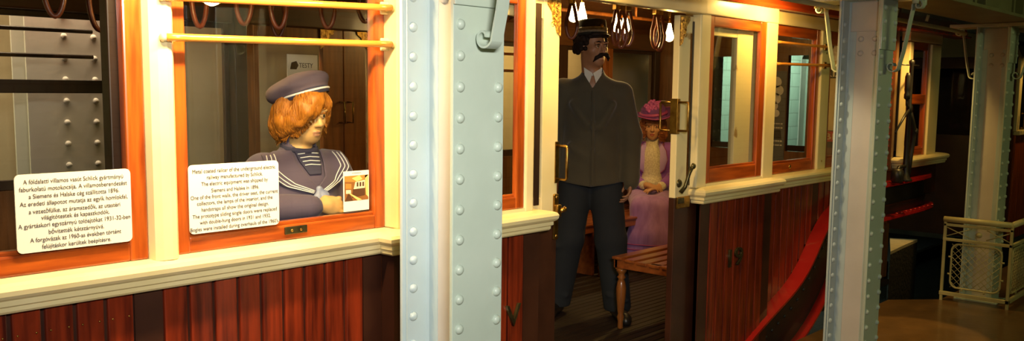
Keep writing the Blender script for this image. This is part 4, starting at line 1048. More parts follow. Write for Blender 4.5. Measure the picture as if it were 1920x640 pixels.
# fields for the collar: shell around the blouse, cut to the collar's outline
from mathutils.bvhtree import BVHTree
bv = BVHTree.FromPolygons([v.co[:] for v in blouse.data.vertices], [p.vertices[:] for p in blouse.data.polygons])
def on_front(x, z, lift=.004, y0=-.5):
    h = bv.ray_cast(Vector((x, y0, z)), Vector((0, 1, 0)))
    if h[0] is None: return None
    nn = h[1] if h[1].y < 0 else -h[1]
    return h[0] + nn * lift
def front_patch(outline, name, mat, parent, lift=.006, thick=.005, n=26):
    """cloth piece on the front of the blouse: left/right edge curves (x,z) lofted and dropped on the surface"""
    Lc, Rc = outline; mb = MB(); V = []; F = []
    m = 14
    def ev(c, t):
        t *= len(c) - 1; i = min(int(t), len(c) - 2); f = t - i
        return c[i][0] * (1 - f) + c[i + 1][0] * f, c[i][1] * (1 - f) + c[i + 1][1] * f
    g = []
    for i in range(n + 1):
        a, b = ev(Lc, i / n), ev(Rc, i / n); row = []
        for j in range(m + 1):
            u = j / m; x = a[0] * (1 - u) + b[0] * u; z = a[1] * (1 - u) + b[1] * u
            p = on_front(x, z, lift)
            if p is None: p = row[-1].copy() if row else Vector((x, -.02, z))
            row.append(p)
        g.append(row)
    for li, lf in enumerate((0, thick)):
        for row in g:
            for p in row: V.append((p.x, p.y - lf * 1.0, p.z + lf * .3))
    N = (n + 1) * (m + 1); ix = lambda l, i, j: l * N + i * (m + 1) + j
    for i in range(n):
        for j in range(m):
            F.append((ix(0, i, j), ix(0, i, j + 1), ix(0, i + 1, j + 1), ix(0, i + 1, j))); F.append((ix(1, i, j), ix(1, i + 1, j), ix(1, i + 1, j + 1), ix(1, i, j + 1)))
    for i in range(n):
        for j in (0, m): F.append((ix(0, i, j), ix(1, i, j), ix(1, i + 1, j), ix(0, i + 1, j)))
    for j in range(m):
        for i in (0, n): F.append((ix(0, i, j), ix(1, i, j), ix(1, i, j + 1), ix(0, i, j + 1)))
    mb.add(V, F, 0, True); return mb.build(name, mat, parent)
KX, KZ = .012, 1.072
colL = ([(-.056, 1.212), (-.050, 1.165), (-.022, 1.115), (KX - .005, KZ + .01)], [(-.165, 1.198), (-.182, 1.140), (-.105, 1.085), (KX - .015, KZ - .016)])
colR = ([(.056, 1.212), (.058, 1.165), (.052, 1.115), (KX + .004, KZ + .01)], [(.160, 1.198), (.182, 1.145), (.130, 1.090), (KX + .016, KZ - .016)])
for cc in (colL, colR):
    f = front_patch(cc, 'sailor_collar', NAVY, boy)
    fb = BVHTree.FromPolygons([v.co[:] for v in f.data.vertices], [p.vertices[:] for p in f.data.polygons])
    for k in (.93, .78, .63):
        pts = []
        for t in np.linspace(0, .97, 26):
            def ev(c):
                q = t * (len(c) - 1); i = min(int(q), len(c) - 2); r = q - i
                return A3(*c[i]) * (1 - r) + A3(*c[i + 1]) * r
            a, b = ev(cc[0]), ev(cc[1]); p = a * (1 - k) + b * k
            h = fb.ray_cast(Vector((p[0], -.6, p[1])), Vector((0, 1, 0)))
            if h[0] is not None: pts.append(h[0] + Vector((0, -.001, .0005)))
        if len(pts) > 3: MB().tube(pts, .0022, 6).build('collar_braid', STRIPE, f)
# back of the collar
mb = MB(); mb.prism([(-.085, 1.195), (.085, 1.195), (.125, 1.14), (.145, 1.02), (-.145, 1.02), (-.125, 1.14)], .108, .118, lambda u, v, a: (u, a + (1.2 - v) * .02, v)); mb.build('collar_back', NAVY, boy)
# striped vest at the throat
vs = front_patch(([(-.050, 1.222), (-.040, 1.175), (-.012, 1.125)], [(.050, 1.222), (.050, 1.175), (.040, 1.125)]), 'striped_vest', NAVY_D, boy, lift=.003, thick=.003)
vb = BVHTree.FromPolygons([v.co[:] for v in vs.data.vertices], [p.vertices[:] for p in vs.data.polygons])
for i in range(4):
    z = 1.206 - i * .014; pts = []
    for x in np.linspace(-.042 + i * .006, .045, 12):
        h = vb.ray_cast(Vector((x, -.6, z - abs(x) * .1)), Vector((0, 1, 0)))
        if h[0] is not None: pts.append(h[0] + Vector((0, -.0008, 0)))
    if len(pts) > 2: MB().tube(pts, .0022, 6).build('vest_stripe', STRIPE, vs)
# neck band
mb = MB(); mb.tube([(.060 * math.sin(a), .010 - .060 * math.cos(a) - .010, 1.222 - .012 * math.cos(a)) for a in np.linspace(0, 2 * PI, 28, endpoint=False)], .011, 10, closed=True); mb.build('neck_band', NAVY_D, boy)
# knotted scarf
kp = on_front(KX, KZ, .012)
S = SDF((kp.x - .08, kp.y - .06, kp.z - .11), (kp.x + .09, kp.y + .06, kp.z + .05), .0028)
S.ell((kp.x, kp.y, kp.z), (.013, .010, .011), None, .008)
S.chain([A3(kp.x, kp.y, kp.z), A3(kp.x - .012, kp.y - .006, kp.z - .035), A3(kp.x - .020, kp.y - .004, kp.z - .07)], [.007, .016, .011], .006)
S.chain([A3(kp.x, kp.y, kp.z), A3(kp.x + .016, kp.y - .006, kp.z - .025), A3(kp.x + .034, kp.y - .002, kp.z - .050)], [.007, .019, .015], .006)
S.build('scarf', SCARF, boy)
# cuffs: gathered
for (a, b) in ((A3(-.088, -.178, 1.020), A3(-.040, -.190, 1.025)), (A3(.120, -.145, .972), A3(.078, -.163, .976))):
    mb = MB(); d = (b - a)
    for t in (0.15, .45, .75): pass
    pts = [a + d * t for t in np.linspace(0, 1, 9)]; mb.tube(pts, [.042 + .004 * math.sin(i * 2.6) - .0015 * i for i in range(9)], 18); mb.build('gathered_cuff', NAVY_D, boy)
# trousers and shoes
S = SDF((-.22, -.20, .05), (.22, .2, .86), .006)
S.ell((0, .01, .79), (.135, .105, .11), None, .04)
for q in (-1, 1): S.chain([A3(q * .075, .01, .74), A3(q * .08, 0, .42), A3(q * .08, .01, .08)], [.092, .072, .060], .03)
S.cut(lambda x, y, z: .075 - z + 0 * x + 0 * y); S.build('trousers', NAVY_D, boy)
for q in (-1, 1):
    S = SDF((q * .09 - .07, -.18, -.01), (q * .09 + .07, .09, .12), .006); S.cap(A3(q * .08, .03, .038), A3(q * .096, -.115, .032), .040, .034, .02); S.cap(A3(q * .08, .03, .05), A3(q * .08, .015, .085), .042, .040, .02)
    S.cut(lambda x, y, z: -z + 0 * x + 0 * y); S.build('shoe', SHOE, boy)
# hair: bob with a heavy sidelong fringe
def HP(x, y, z): return PB(x, y, z)
S = SDF(HB - .19, HB + .19, .0038)
eh = lambda x, y, z, a, b, c, k=.02, op='u': S.ell(HP(x, y, z), (a * sb, b * sb, c * sb), RB_, k, op)
eh(0, .016, .046, .089, .097, .092); eh(0, .040, .0, .088, .074, .085, .03)
for q, zz in ((-1, -.062), (1, -.070)):
    S.chain([HP(q * .080, .01, .05), HP(q * .094, .0, -.02), HP(q * .090, .008, zz)], [.032, .034, .026], .02)
    S.chain([HP(q * .06, .05, .0), HP(q * .066, .055, -.05), HP(q * .060, .05, -.088)], [.042, .040, .026], .02)
S.chain([HP(.030, -.060, .100), HP(-.020, -.092, .070), HP(-.055, -.094, .026), HP(-.072, -.072, -.022)], [.026, .026, .024, .018], .015)
S.chain([HP(.025, -.060, .100), HP(.000, -.100, .060), HP(-.018, -.106, .026), HP(-.030, -.103, .0)], [.024, .020, .014, .008], .012)
S.chain([HP(-.02, -.055, .10), HP(-.060, -.070, .05), HP(-.085, -.045, -.01), HP(-.088, -.03, -.045)], [.03, .028, .026, .020], .015)
S.chain([HP(.035, -.062, .095), HP(.068, -.066, .050), HP(.082, -.044, -.005), HP(.085, -.025, -.05)], [.022, .020, .018, .014], .012)
hair = S.build('hair', HAIR_G, boy, smooth=2)
hbv = BVHTree.FromPolygons([v.co[:] for v in hair.data.vertices], [p.vertices[:] for p in hair.data.polygons])
def snap(p, lift):
    h = hbv.find_nearest(Vector(p))
    d = (Vector(p) - h[0]); nn = h[1]
    c = Vector(HP(0, .01, 0)); out = (h[0] - c).normalized()
    if nn.dot(out) < 0: nn = -nn
    return h[0] + nn * lift
L_ = []
cr = A3(.030, -.030, .125)
for i in range(620):
    a = rng.uniform(-PI, PI)                                   # azimuth, 0 = face
    jit = rng.normal(0, .0035, (6, 3))
    if abs(a) < .50 and a > -.2: continue
    ex, ey = math.sin(a), -math.cos(a)
    zl = (-.075 if abs(a) < 2. else -.10) + .02 * rng.random()
    if -.95 < a < -.2: zl = -.005 - .07 * ((-a - .2) / .75)       # fringe hangs over the brow on one side
    if .5 < a < .9: zl = -.035
    ext = rng.random() ** 2 * (.03 if abs(a) > 1.3 else .006)
    ctrl = [cr + A3(ex * .012, ey * .012, 0), A3(ex * .06, ey * .07, .105), A3(ex * .092, ey * .102, .05), A3(ex * .098, ey * .103, .0 if zl < -.03 else zl * .5 + .02), A3(ex * .094, ey * .098, zl * .65), A3(ex * .088, ey * .092, zl)]
    pts = []
    tip = HP(*(ctrl[-1] + A3(ex * (.006 + ext * .4), ey * (.006 + ext * .4), -.006 - ext)))
    for j, c in enumerate(ctrl): pts.append(snap(HP(*(c + jit[j] * (0 if j == 0 else 1))), .0006))
    # smooth the lock
    fine = []
    for j in range(len(pts) - 1):
        p0, p1, p2, p3 = pts[max(j - 1, 0)], pts[j], pts[j + 1], pts[min(j + 2, len(pts) - 1)]
        for t in (0, .33, .66): fine.append(.5 * ((2 * p1) + (p2 - p0) * t + (2 * p0 - 5 * p1 + 4 * p2 - p3) * t * t + (3 * p1 - p0 - 3 * p2 + p3) * t ** 3))
    fine.append(pts[-1]); fine.append(Vector(tip)); L_.append(fine)
mb = MB(); locks(mb, L_, .0015, 4); mb.build('hair_locks', HAIR_G, hair)
# beret
Rb = RB_ @ rot(math.radians(-14), math.radians(-16), math.radians(-10)); cb = HP(.010, .004, .078)
TB = lambda x, y, z: cb + Rb @ (A3(x, y, z) * sb)
S = SDF(cb - .20, cb + .20, .004)
S.ell(TB(-.012, .012, .040), (.110, .114, .038), Rb, .02); S.ell(TB(-.040, .035, .022), (.082, .080, .036), Rb, .03); S.ell(TB(.015, -.03, .050), (.082, .078, .032), Rb, .03)
S.cap(TB(-.05, -.05, .05), TB(.05, .06, .055), .018, .02, .03); S.ell(TB(0, .0, .012), (.094, .101, .030), Rb, .012)
S.ell(TB(0, .0, -.030), (.086, .093, .045), Rb, .006, 's')
beret = S.build('beret', BERET, boy, smooth=2)
mb = MB(); mb.tube([TB(.104 * math.sin(a), -.112 * math.cos(a), .004) for a in np.linspace(0, 2 * PI, 48, endpoint=False)], .0042, 8, closed=True); mb.build('beret_piping', STRIPE, beret)
mb = MB()
V = []; F = []; n_ = 48
for a in np.linspace(0, 2 * PI, n_, endpoint=False):
    for (r, z) in ((1.0, -.012), (1.01, .016), (.97, .016), (.96, -.012)): V.append(TB(.102 * r * math.sin(a), -.110 * r * math.cos(a), z))
for i in range(n_):
    for k in range(4): F.append((i * 4 + k, i * 4 + (k + 1) % 4, ((i + 1) % n_) * 4 + (k + 1) % 4, ((i + 1) % n_) * 4 + k))
mb.add(V, F, 0, True); mb.build('beret_band', NAVY_D, beret)

# ---- conductor standing in the doorway
man = thing('person', 'tall person with moustache in dark conductor uniform and braided cap, standing in the doorway', 'person', (4.585, 3.49, 0), math.radians(-53), world=False)
HM = A3(-.005, -.015, 1.715); RM = rot(math.radians(38), math.radians(2), math.radians(-3)); sm = 1.03
RAm = [A3(-.185, .0, 1.445), A3(-.26, .03, 1.18), A3(-.27, -.06, .93)]; LAm = [A3(.180, .0, 1.425), A3(.245, .03, 1.16), A3(.245, -.06, .915)]
FT = {-1: (-.20, .02), 1: (.185, -.06)}
S = SDF((-.38, -.30, -.02), (.38, .28, 1.88), .005)
PM_ = head(S, HM, RM, sm, nose=1.12, jaw=1.04, neck_to=A3(0, .015, 1.50), neck_r=.058)
S.ell((0, .01, 1.30), (.17, .11, .23), None, .05); S.ell((0, .01, 1.03), (.155, .105, .16), None, .05)
for q, A_m in ((-1, RAm), (1, LAm)):
    S.cap(A3(0, .01, 1.475), A3(q * .165, .01, 1.425), .06, .060, .04)
    S.chain(A_m, [.056, .044, .030], .025)
    S.chain([A3(q * .09, .01, .92), A3(q * .14, -.01 + FT[q][1] * .4, .50), A3(FT[q][0], FT[q][1] + .02, .09)], [.092, .060, .040], .03)
    S.cap(A3(FT[q][0], FT[q][1] + .03, .04), A3(FT[q][0] + q * .04, FT[q][1] - .14, .032), .040, .032, .02)
hand(S, A3(.243, -.075, .895), A3(.0, -.22, -1), A3(-1, -.1, .1), 1, 1.0, (.35, .5, .4), .015, .7)
hand(S, A3(-.27, -.075, .91), A3(0, -.22, -1), A3(1, -.1, .1), -1, 1.0, (.35, .5, .4), .015, .7)
S.build('body', [SKIN_M, LIP], man, lip_fn(HM, RM, sm, 0, 0))
face_bits(man, PM_, RM, sm, LIP, HAIR_D)
# jacket
S = SDF((-.40, -.26, .78), (.40, .26, 1.64), .0055)
S.ell((0, .01, 1.33), (.205, .140, .21), None, .05); S.ell((0, .01, 1.12), (.185, .138, .20), None, .06)
S.cap(A3(-.04, .01, 1.0), A3(-.055, .01, .88), .155, .158, .05); S.cap(A3(.04, .01, 1.0), A3(.055, .01, .88), .155, .158, .05)
for q, A_m in ((-1, RAm), (1, LAm)):
    S.cap(A3(0, .012, 1.475), A3(q * .165, .01, 1.418), .074, .070, .04)
    S.chain([A_m[0], A_m[1], A_m[2]], [.074, .070, .060], .03)
    S.cap(A_m[2], A_m[2] + A3(0, -.012, -.035), .060, .058, .01)
S.chain([A3(0, .02, 1.47), A3(0, .015, 1.545)], [.092, .070], .03)
for (x0_, z0_, x1_, z1_) in ((-.12, 1.36, -.03, 1.24), (.13, 1.36, .05, 1.22), (-.13, 1.10, -.05, 1.05)):
    S.cap(A3(x0_, -.122, z0_), A3(x1_, -.132, z1_), .012, .014, .06)
S.cap(A3(.005, -.150, 1.44), A3(.012, -.160, .86), .010, .010, .018)
S.cut(lambda x, y, z: .845 + .03 * np.abs(x) / .2 - z + 0 * y - np.where(np.abs(x) > .21, .3, 0))
S.cut(lambda x, y, z: .062 - np.sqrt(x ** 2 + (y - .012 + (z - 1.5) * .2) ** 2) - np.maximum(1.50 - z, 0) * 4)
S.cut(lambda x, y, z: np.minimum(.05 - np.abs(x) * 1.0 - (1.545 - z) * .55, np.minimum(z - 1.46, -y - .02)) + 0 * y)
jk = S.build('jacket', UNIF, man, smooth=2)
# trousers
S = SDF((-.36, -.26, .04), (.36, .24, 1.10), .006)
S.ell((0, .01, .99), (.160, .125, .12), None, .04)
for q in (-1, 1):
    S.chain([A3(q * .088, .01, .90), A3(q * .135, -.01 + FT[q][1] * .4, .50), A3(FT[q][0], FT[q][1] + .015, .085)], [.112, .098, .088], .03)
    S.cap(A3(q * .135 + .07, -.05, .52), A3(q * .135 - .07, -.075, .46), .015, .012, .03)
    S.cap(A3(FT[q][0] - .06, FT[q][1] - .055, .16), A3(FT[q][0] + .06, FT[q][1] - .06, .13), .014, .012, .02)
S.cut(lambda x, y, z: .05 - z + 0 * x + 0 * y); S.build('trousers', TROUS, man, smooth=2)
for q in (-1, 1):
    fx, fy = FT[q]; S = SDF((fx + q * .02 - .12, fy - .26, -.01), (fx + q * .02 + .12, fy + .12, .13), .005)
    S.cap(A3(fx, fy + .04, .04), A3(fx + q * .045, fy - .16, .034), .044, .042, .02); S.cap(A3(fx, fy + .03, .06), A3(fx + q * .01, fy - .02, .08), .046, .044, .02); S.cap(A3(fx + q * .045, fy - .16, .03), A3(fx + q * .05, fy - .185, .028), .04, .034, .01)
    S.cut(lambda x, y, z: -z + 0 * x + 0 * y); S.build('shoe', SHOE, man)
# shirt collar
mb = MB()
for q in (-1, 1):
    mb.prism([(0, .0), (.055, .035), (.050, -.012), (.018, -.062)], -.006, 0, lambda u, v, a, q=q: (q * (u + .002), -.056 - (.055 - u) * .55 + a - (.035 - v) * .25, 1.550 + v))
mb.tube([(.063 * math.sin(a), .012 - .064 * math.cos(a), 1.552 + .012 * -math.cos(a)) for a in np.linspace(0, 2 * PI, 26, endpoint=False)], .008, 8, closed=True); mb.build('shirt_collar', SHIRT, man)
# hair, moustache, cap
HPm = PM_
S = SDF(HM - .2, HM + .2, .005)
S.ell(HPm(0, .032, .040), (.090 * sm, .098 * sm, .082 * sm), RM, .02)
for i in range(110):
    a = rng.uniform(.95, 2 * PI - .95); z = rng.uniform(-.035, .060); rr = .012 + .006 * rng.random()
    S.ell(HPm(.088 * math.sin(a), .012 - .100 * math.cos(a) + .012, z if abs(a - PI) < 1.7 else max(z, -.01)), (rr, rr, rr), None, .006)
S.ell(HPm(0, -.10, -.03), (.075, .07, .085), RM, .01, 's')
for i in range(12):
    x = -.07 + .0125 * i; S.ell(HPm(x, -.085 + abs(x) * .35, .062 + .006 * rng.random()), (.012, .012, .014), None, .006)
S.build('hair', HAIR_D, man, smooth=1)
S = SDF(HPm(0, -.1, -.05) - .085, HPm(0, -.1, -.05) + .085, .003)
for q in (-1, 1): S.chain([HPm(0, -.110, -.044), HPm(q * .022, -.108, -.050), HPm(q * .044, -.094, -.064), HPm(q * .056, -.080, -.086)], [.011, .0135, .011, .004], .006)
S.build('moustache', HAIR_D, man)
Rc = RM @ rot(0, math.radians(-6), math.radians(4)); cc_ = HPm(.0, .012, .078)
TC = lambda x, y, z: cc_ + Rc @ A3(x, y, z)
def ringed(prof, n=40, mb=None, mat=0, oy=1.14):
    mb = mb or MB(); V = []; F = []; m = len(prof)
    for (r, z) in prof:
        for k in range(n):
            a = 2 * PI * k / n; V.append(TC(r * math.cos(a), r * oy * math.sin(a), z))
    for i in range(m - 1):
        for k in range(n): F.append((i * n + k, i * n + (k + 1) % n, (i + 1) * n + (k + 1) % n, (i + 1) * n + k))
    F.append(tuple(range(n - 1, -1, -1))); F.append(tuple((m - 1) * n + k for k in range(n)))
    mb.add(V, F, mat, True); return mb
cap_ = ringed([(.092, -.012), (.093, 0), (.091, .03), (.087, .070), (.083, .080), (.07, .084), (.01, .085)]).build('cap', CAPM, man)
mb = ringed([(.0935, .000), (.0958, .002), (.0958, .013), (.0935, .015)]); ringed([(.0930, .017), (.0952, .019), (.0950, .031), (.0926, .033)], mb=mb); mb.build('cap_braid', BRAID, cap_)
mb = MB(); V = []; F = []; n_ = 16
for i in range(n_ + 1):
    a = -.75 + 1.5 * i / n_
    for (r, z) in ((.090, -.004), (.103 + .012 * math.cos(a), -.018), (.103 + .012 * math.cos(a), -.022), (.090, -.009)): V.append(TC(r * math.sin(a), -r * 1.14 * math.cos(a), z))
for i in range(n_):
    for k in range(4): F.append((i * 4 + k, i * 4 + (k + 1) % 4, (i + 1) * 4 + (k + 1) % 4, (i + 1) * 4 + k))
F += [(0, 1, 2, 3), (n_ * 4 + 3, n_ * 4 + 2, n_ * 4 + 1, n_ * 4)]
mb.add(V, F, 0, True); mb.build('cap_peak', SHOE, cap_)
mb = MB(); mb.dome(TC(0, -.107, .035), Rc @ A3(0, -1, 0), .012, .005, 12); mb.build('cap_badge', BRASS, cap_)

# ---- lady in purple seated on the far bench
lady = thing('person', 'person in purple dress and flowered plum hat, seated on the far bench with folded hands', 'person', (6.50, 4.30, 0), math.radians(-55), world=False)
HW = A3(0, -.04, 1.150); RW = rot(math.radians(-3), math.radians(4), math.radians(2)); sw = .98
S = SDF((-.30, -.70, -.02), (.30, .24, 1.40), .005)
PW = head(S, HW, RW, sw, nose=.95, jaw=1.0, neck_to=A3(0, .0, .985), neck_r=.046)
S.ell((0, .0, .80), (.125, .09, .19), None, .05); S.ell((0, .02, .56), (.16, .12, .10), None, .05)
Aw = {-1: [A3(-.150, .0, .955), A3(-.205, -.02, .715), A3(-.050, -.21, .660)], 1: [A3(.150, .0, .955), A3(.205, -.02, .715), A3(.060, -.21, .655)]}
for q in (-1, 1):
    S.cap(A3(0, 0, .97), A3(q * .135, 0, .955), .045, .045, .03); S.chain(Aw[q], [.042, .036, .024], .02)
    S.chain([A3(q * .085, .02, .54), A3(q * .075, -.40, .50), A3(q * .06, -.46, .09)], [.082, .056, .036], .03)
    S.cap(A3(q * .06, -.45, .035), A3(q * .075, -.58, .028), .032, .024, .02)
hand(S, A3(-.045, -.222, .665), A3(1, -.35, -.15), A3(0, .2, -1), 1, .90, (.25, .4, .3), .01, .6)
hand(S, A3(.055, -.225, .645), A3(-1, -.4, -.15), A3(0, .1, -1), -1, .90, (.25, .4, .3), .01, .6)
S.build('body', [SKIN_W, LIP_W], lady, lip_fn(HW, RW, sw, 0, 0))
face_bits(lady, PW, RW, sw, LIP_W, HAIR_A)
# lace blouse
S = SDF((-.14, -.22, .58), (.14, .12, 1.06), .005)
S.ell((0, -.035, .82), (.09, .100, .20), None, .03); S.ell((0, -.05, .66), (.10, .10, .08), None, .04); S.cap(A3(0, -.01, .99), A3(0, -.012, 1.035), .058, .054, .02); S.ell((0, -.085, .90), (.05, .05, .10), None, .03)
S.build('lace_blouse', LACE, lady)
# jacket
S = SDF((-.32, -.32, .48), (.32, .22, 1.06), .0055)
S.ell((0, .01, .84), (.158, .118, .17), None, .04); S.ell((0, .02, .62), (.175, .135, .13), None, .05)
for q in (-1, 1):
    S.cap(A3(0, .01, .965), A3(q * .130, .0, .950), .055, .062, .03); S.ell((q * .165, .0, .925), (.062, .062, .075), None, .02)
    S.chain([Aw[q][0] + A3(q * .01, 0, -.02), Aw[q][1] + A3(q * .005, 0, .02), Aw[q][2] + A3(q * .03, .03, .004)], [.062, .058, .042], .03)
for (a, b) in ((A3(-.20, -.06, .82), A3(-.16, -.07, .76)), (A3(.20, -.06, .86), A3(.17, -.07, .80))): S.cap(a, b, .012, .012, .025)
S.cut(lambda x, y, z: np.minimum(.040 + .08 * (z - .85) - np.abs(x), -y - .03) + 0 * z)
S.cut(lambda x, y, z: .52 - z + 0 * x + 0 * y)
wj = S.build('jacket', PURP, lady, smooth=2)
wb = BVHTree.FromPolygons([v.co[:] for v in wj.data.vertices], [p.vertices[:] for p in wj.data.polygons])
for q in (-1, 1):
    g = []
    ol = [(.055, 1.005, .082, 1.000), (.048, .95, .115, .945), (.042, .88, .130, .865), (.038, .80, .105, .785), (.034, .73, .040, .725)]
    V = []; F = []
    for (xa, za, xb, zb) in ol:
        for u in (0, .25, .5, .75, 1):
            x = q * (xa + (xb - xa) * u); z = za + (zb - za) * u
            h = wb.ray_cast(Vector((x, -.5, z)), Vector((0, 1, 0))); y = h[0].y if h[0] is not None else -.08
            V.append((x, min(y, -.05) - .006, z))
    k = len(V); V += [(v[0], v[1] - .005, v[2]) for v in V]
    for i in range(4):
        for j in range(4):
            a = i * 5 + j; F.append((a, a + 1, a + 6, a + 5)); F.append((k + a, k + a + 5, k + a + 6, k + a + 1))
    rim = [0, 1, 2, 3, 4, 9, 14, 19, 24, 23, 22, 21, 20, 15, 10, 5]
    for a, b in zip(rim, rim[1:] + rim[:1]): F.append((a, b, k + b, k + a))
    lp = MB().add(V, F, 0, True).build('lapel', LAPEL, lady)
    MB().tube([V[k + i] for i in (4, 9, 14, 19, 24)], .0035, 6).build('lapel_piping', MAG, lp)
# cuffs
for q in (-1, 1):
    a = Aw[q][2] + A3(q * .045, .03, .004); b = Aw[q][2] + A3(q * .004, -.004, 0)
    MB().tube([a, a * .5 + b * .5, b], [.030, .038, .040], 16).build('lace_cuff', LACE, lady)
# skirt
S = SDF((-.30, -.66, .02), (.30, .22, .70), .006)
S.ell((0, .02, .57), (.185, .145, .12), None, .05)
for q in (-1, 1): S.chain([A3(q * .09, .0, .545), A3(q * .085, -.40, .505)], [.105, .088], .05)
S.chain([A3(0, -.40, .50), A3(0, -.455, .28), A3(0, -.47, .06)], [.10, .115, .135], .05)
for q in (-1, 1): S.chain([A3(q * .085, -.40, .49), A3(q * .105, -.455, .25), A3(q * .125, -.475, .05)], [.085, .088, .100], .04)
for i in range(7):
    x = -.16 + .053 * i; S.cap(A3(x * .6, -.47, .44), A3(x * 1.15, -.555 + abs(x) * .25, .05), .008, .018, .02)
S.cut(lambda x, y, z: .035 - z + 0 * x + 0 * y); S.cut(lambda x, y, z: np.maximum(y + .30, .44 - z) * 0 + np.minimum(y + .26, .44 - z) + 0 * x)
sk = S.build('skirt', LILAC, lady, smooth=2)
sbv = BVHTree.FromPolygons([v.co[:] for v in sk.data.vertices], [p.vertices[:] for p in sk.data.polygons])
for z in (.215, .175):
    pts = []
    for a in np.linspace(-1.9, 1.9, 40):
        o = Vector((.6 * math.sin(a), -.46 - .6 * math.cos(a), z)); h = sbv.ray_cast(o, Vector((-math.sin(a), math.cos(a), 0)))
        if h[0] is not None: pts.append(h[0] - Vector((-math.sin(a), math.cos(a), 0)) * .001)
    if len(pts) > 3: MB().tube(pts, .005, 6).build('skirt_ribbon', MAG, sk)
for q in (-1, 1):
    S = SDF((q * .07 - .06, -.66, -.01), (q * .07 + .06, -.38, .11), .005); S.cap(A3(q * .06, -.45, .04), A3(q * .078, -.60, .030), .038, .028, .02); S.cut(lambda x, y, z: -z + 0 * x + 0 * y); S.build('shoe', SHOE, lady)
# hair curls and hat
S = SDF(HW - .22, HW + .20, .005)
S.ell(PW(0, .03, .04), (.090, .098, .085), RW, .02); S.ell(PW(0, .05, -.04), (.100, .075, .080), RW, .03)
for q in (-1, 1): S.cap(PW(q * .090, .01, .03), PW(q * .100, .015, -.08), .026, .032, .02)
for i in range(90):
    a = rng.uniform(.75, 2 * PI - .75); z = rng.uniform(-.10, .05); rr = .012 + .007 * rng.random()
    S.ell(PW(.096 * math.sin(a), .012 - .098 * math.cos(a), z), (rr, rr, rr), None, .012)
for i in range(16):
    x = -.075 + .01 * i; S.ell(PW(x, -.080 + abs(x) * .45, .056 + .008 * rng.random()), (.013, .013, .013), None, .008)
lh = S.build('hair', HAIR_A, lady)
mb = MB()
for i in range(230):
    a = rng.uniform(.55, 2 * PI - .55); z0 = rng.uniform(-.09, .06); ph = rng.uniform(0, 6.28); hr = .006 + .005 * rng.random()
    if i > 190: a = rng.uniform(-.5, .5); z0 = .062
    L2 = .03 + .05 * rng.random() if i <= 190 else .022
    pts = []
    for t in np.linspace(0, 1, 14):
        rr = 1.12 + .10 * t; w = t * 14 + ph
        pts.append(PW(.090 * rr * math.sin(a) + hr * math.cos(w), .012 - .098 * rr * math.cos(a) + hr * math.sin(w), z0 - L2 * t))
    mb.tube(pts, .0022, 4)
mb.build('curls', HAIR_A, lh)
Rh = RW @ rot(0, math.radians(8), math.radians(-7)); ch = PW(0, .01, .082)
TH = lambda x, y, z: ch + Rh @ A3(x, y, z)
mb = MB(); V = []; F = []; n_ = 48
prof = [(.085, .075), (.097, .06), (.10, .012), (.125, .004), (.165, .012), (.178, .022), (.178, .027), (.164, .018), (.125, .011), (.106, .02), (.104, .065), (.090, .084), (.02, .092)]
for (r, z) in prof:
    for k in range(n_):
        a = 2 * PI * k / n_; w = z + (.018 * math.sin(2 * a + .6) if r > .12 else 0); V.append(TH(r * math.cos(a), r * math.sin(a), w))
for i in range(len(prof) - 1):
    for k in range(n_): F.append((i * n_ + k, i * n_ + (k + 1) % n_, (i + 1) * n_ + (k + 1) % n_, (i + 1) * n_ + k))
F.append(tuple((len(prof) - 1) * n_ + k for k in range(n_)))
mb.add(V, F, 0, True); hat = mb.build('hat', HATP, lady)
mb = MB(); mb.tube([TH(.179 * math.cos(a), .179 * math.sin(a), .025 + .018 * math.sin(2 * a + .6)) for a in np.linspace(0, 2 * PI, 48, endpoint=False)], .005, 6, closed=True)
mb.build('brim_trim', MAG, hat)
mb = MB(); mb.tube([TH(.107 * math.cos(a), .107 * math.sin(a), .028) for a in np.linspace(0, 2 * PI, 40, endpoint=False)], .014, 8, closed=True); mb.build('hat_ribbon', MAG, hat)
S = SDF(ch - .2, ch + .22, .0045)
for (x, y, z, r) in ((-.02, -.07, .07, .036), (.035, -.06, .085, .034), (0, -.03, .115, .036), (.05, -.02, .105, .03), (-.045, -.03, .09, .03)):
    c0 = TH(x, y, z)
    for i in range(11):
        a = i * 2.4; el = 1 - 2 * (i + .5) / 11; q = math.sqrt(1 - el * el)
        S.ell(c0 + A3(q * math.cos(a), q * math.sin(a), el) * r * .72, (r * .42,) * 3, None, .004)
S.build('hat_flowers', FLOW, hat)
# ------------------------------------------------------------------ light
def area(name, loc, to, sx, sy, power, col, spread=None):
    l = bpy.data.lights.new(name, 'AREA'); l.shape = 'RECTANGLE'; l.size = sx; l.size_y = sy; l.energy = power; l.color = col
    if spread: l.spread = spread
    o = bpy.data.objects.new(name, l); COL.objects.link(o); o.location = loc
    o.rotation_euler = (Vector(to) - Vector(loc)).to_track_quat('-Z', 'Y').to_euler(); return o
def spot(name, loc, to, power, col, ang, blend=.6, r=.05):
    l = bpy.data.lights.new(name, 'SPOT'); l.energy = power; l.color = col; l.spot_size = math.radians(ang); l.spot_blend = blend; l.shadow_soft_size = r
    o = bpy.data.objects.new(name, l); COL.objects.link(o); o.location = loc
    o.rotation_euler = (Vector(to) - Vector(loc)).to_track_quat('-Z', 'Y').to_euler(); return o
def point(name, loc, power, col, r=.05):
    l = bpy.data.lights.new(name, 'POINT'); l.energy = power; l.color = col; l.shadow_soft_size = r
    o = bpy.data.objects.new(name, l); COL.objects.link(o); o.location = loc; return o
WARM = (1., .72, .35); WARM2 = (1., .60, .15); COOL = (1., .96, .88); GREEN = (.86, 1., .62)
area('warm_lamp_near', (1.50, 2.13, 1.95), (1.52, 2.5, 1.45), 1.1, .05, 58, WARM)
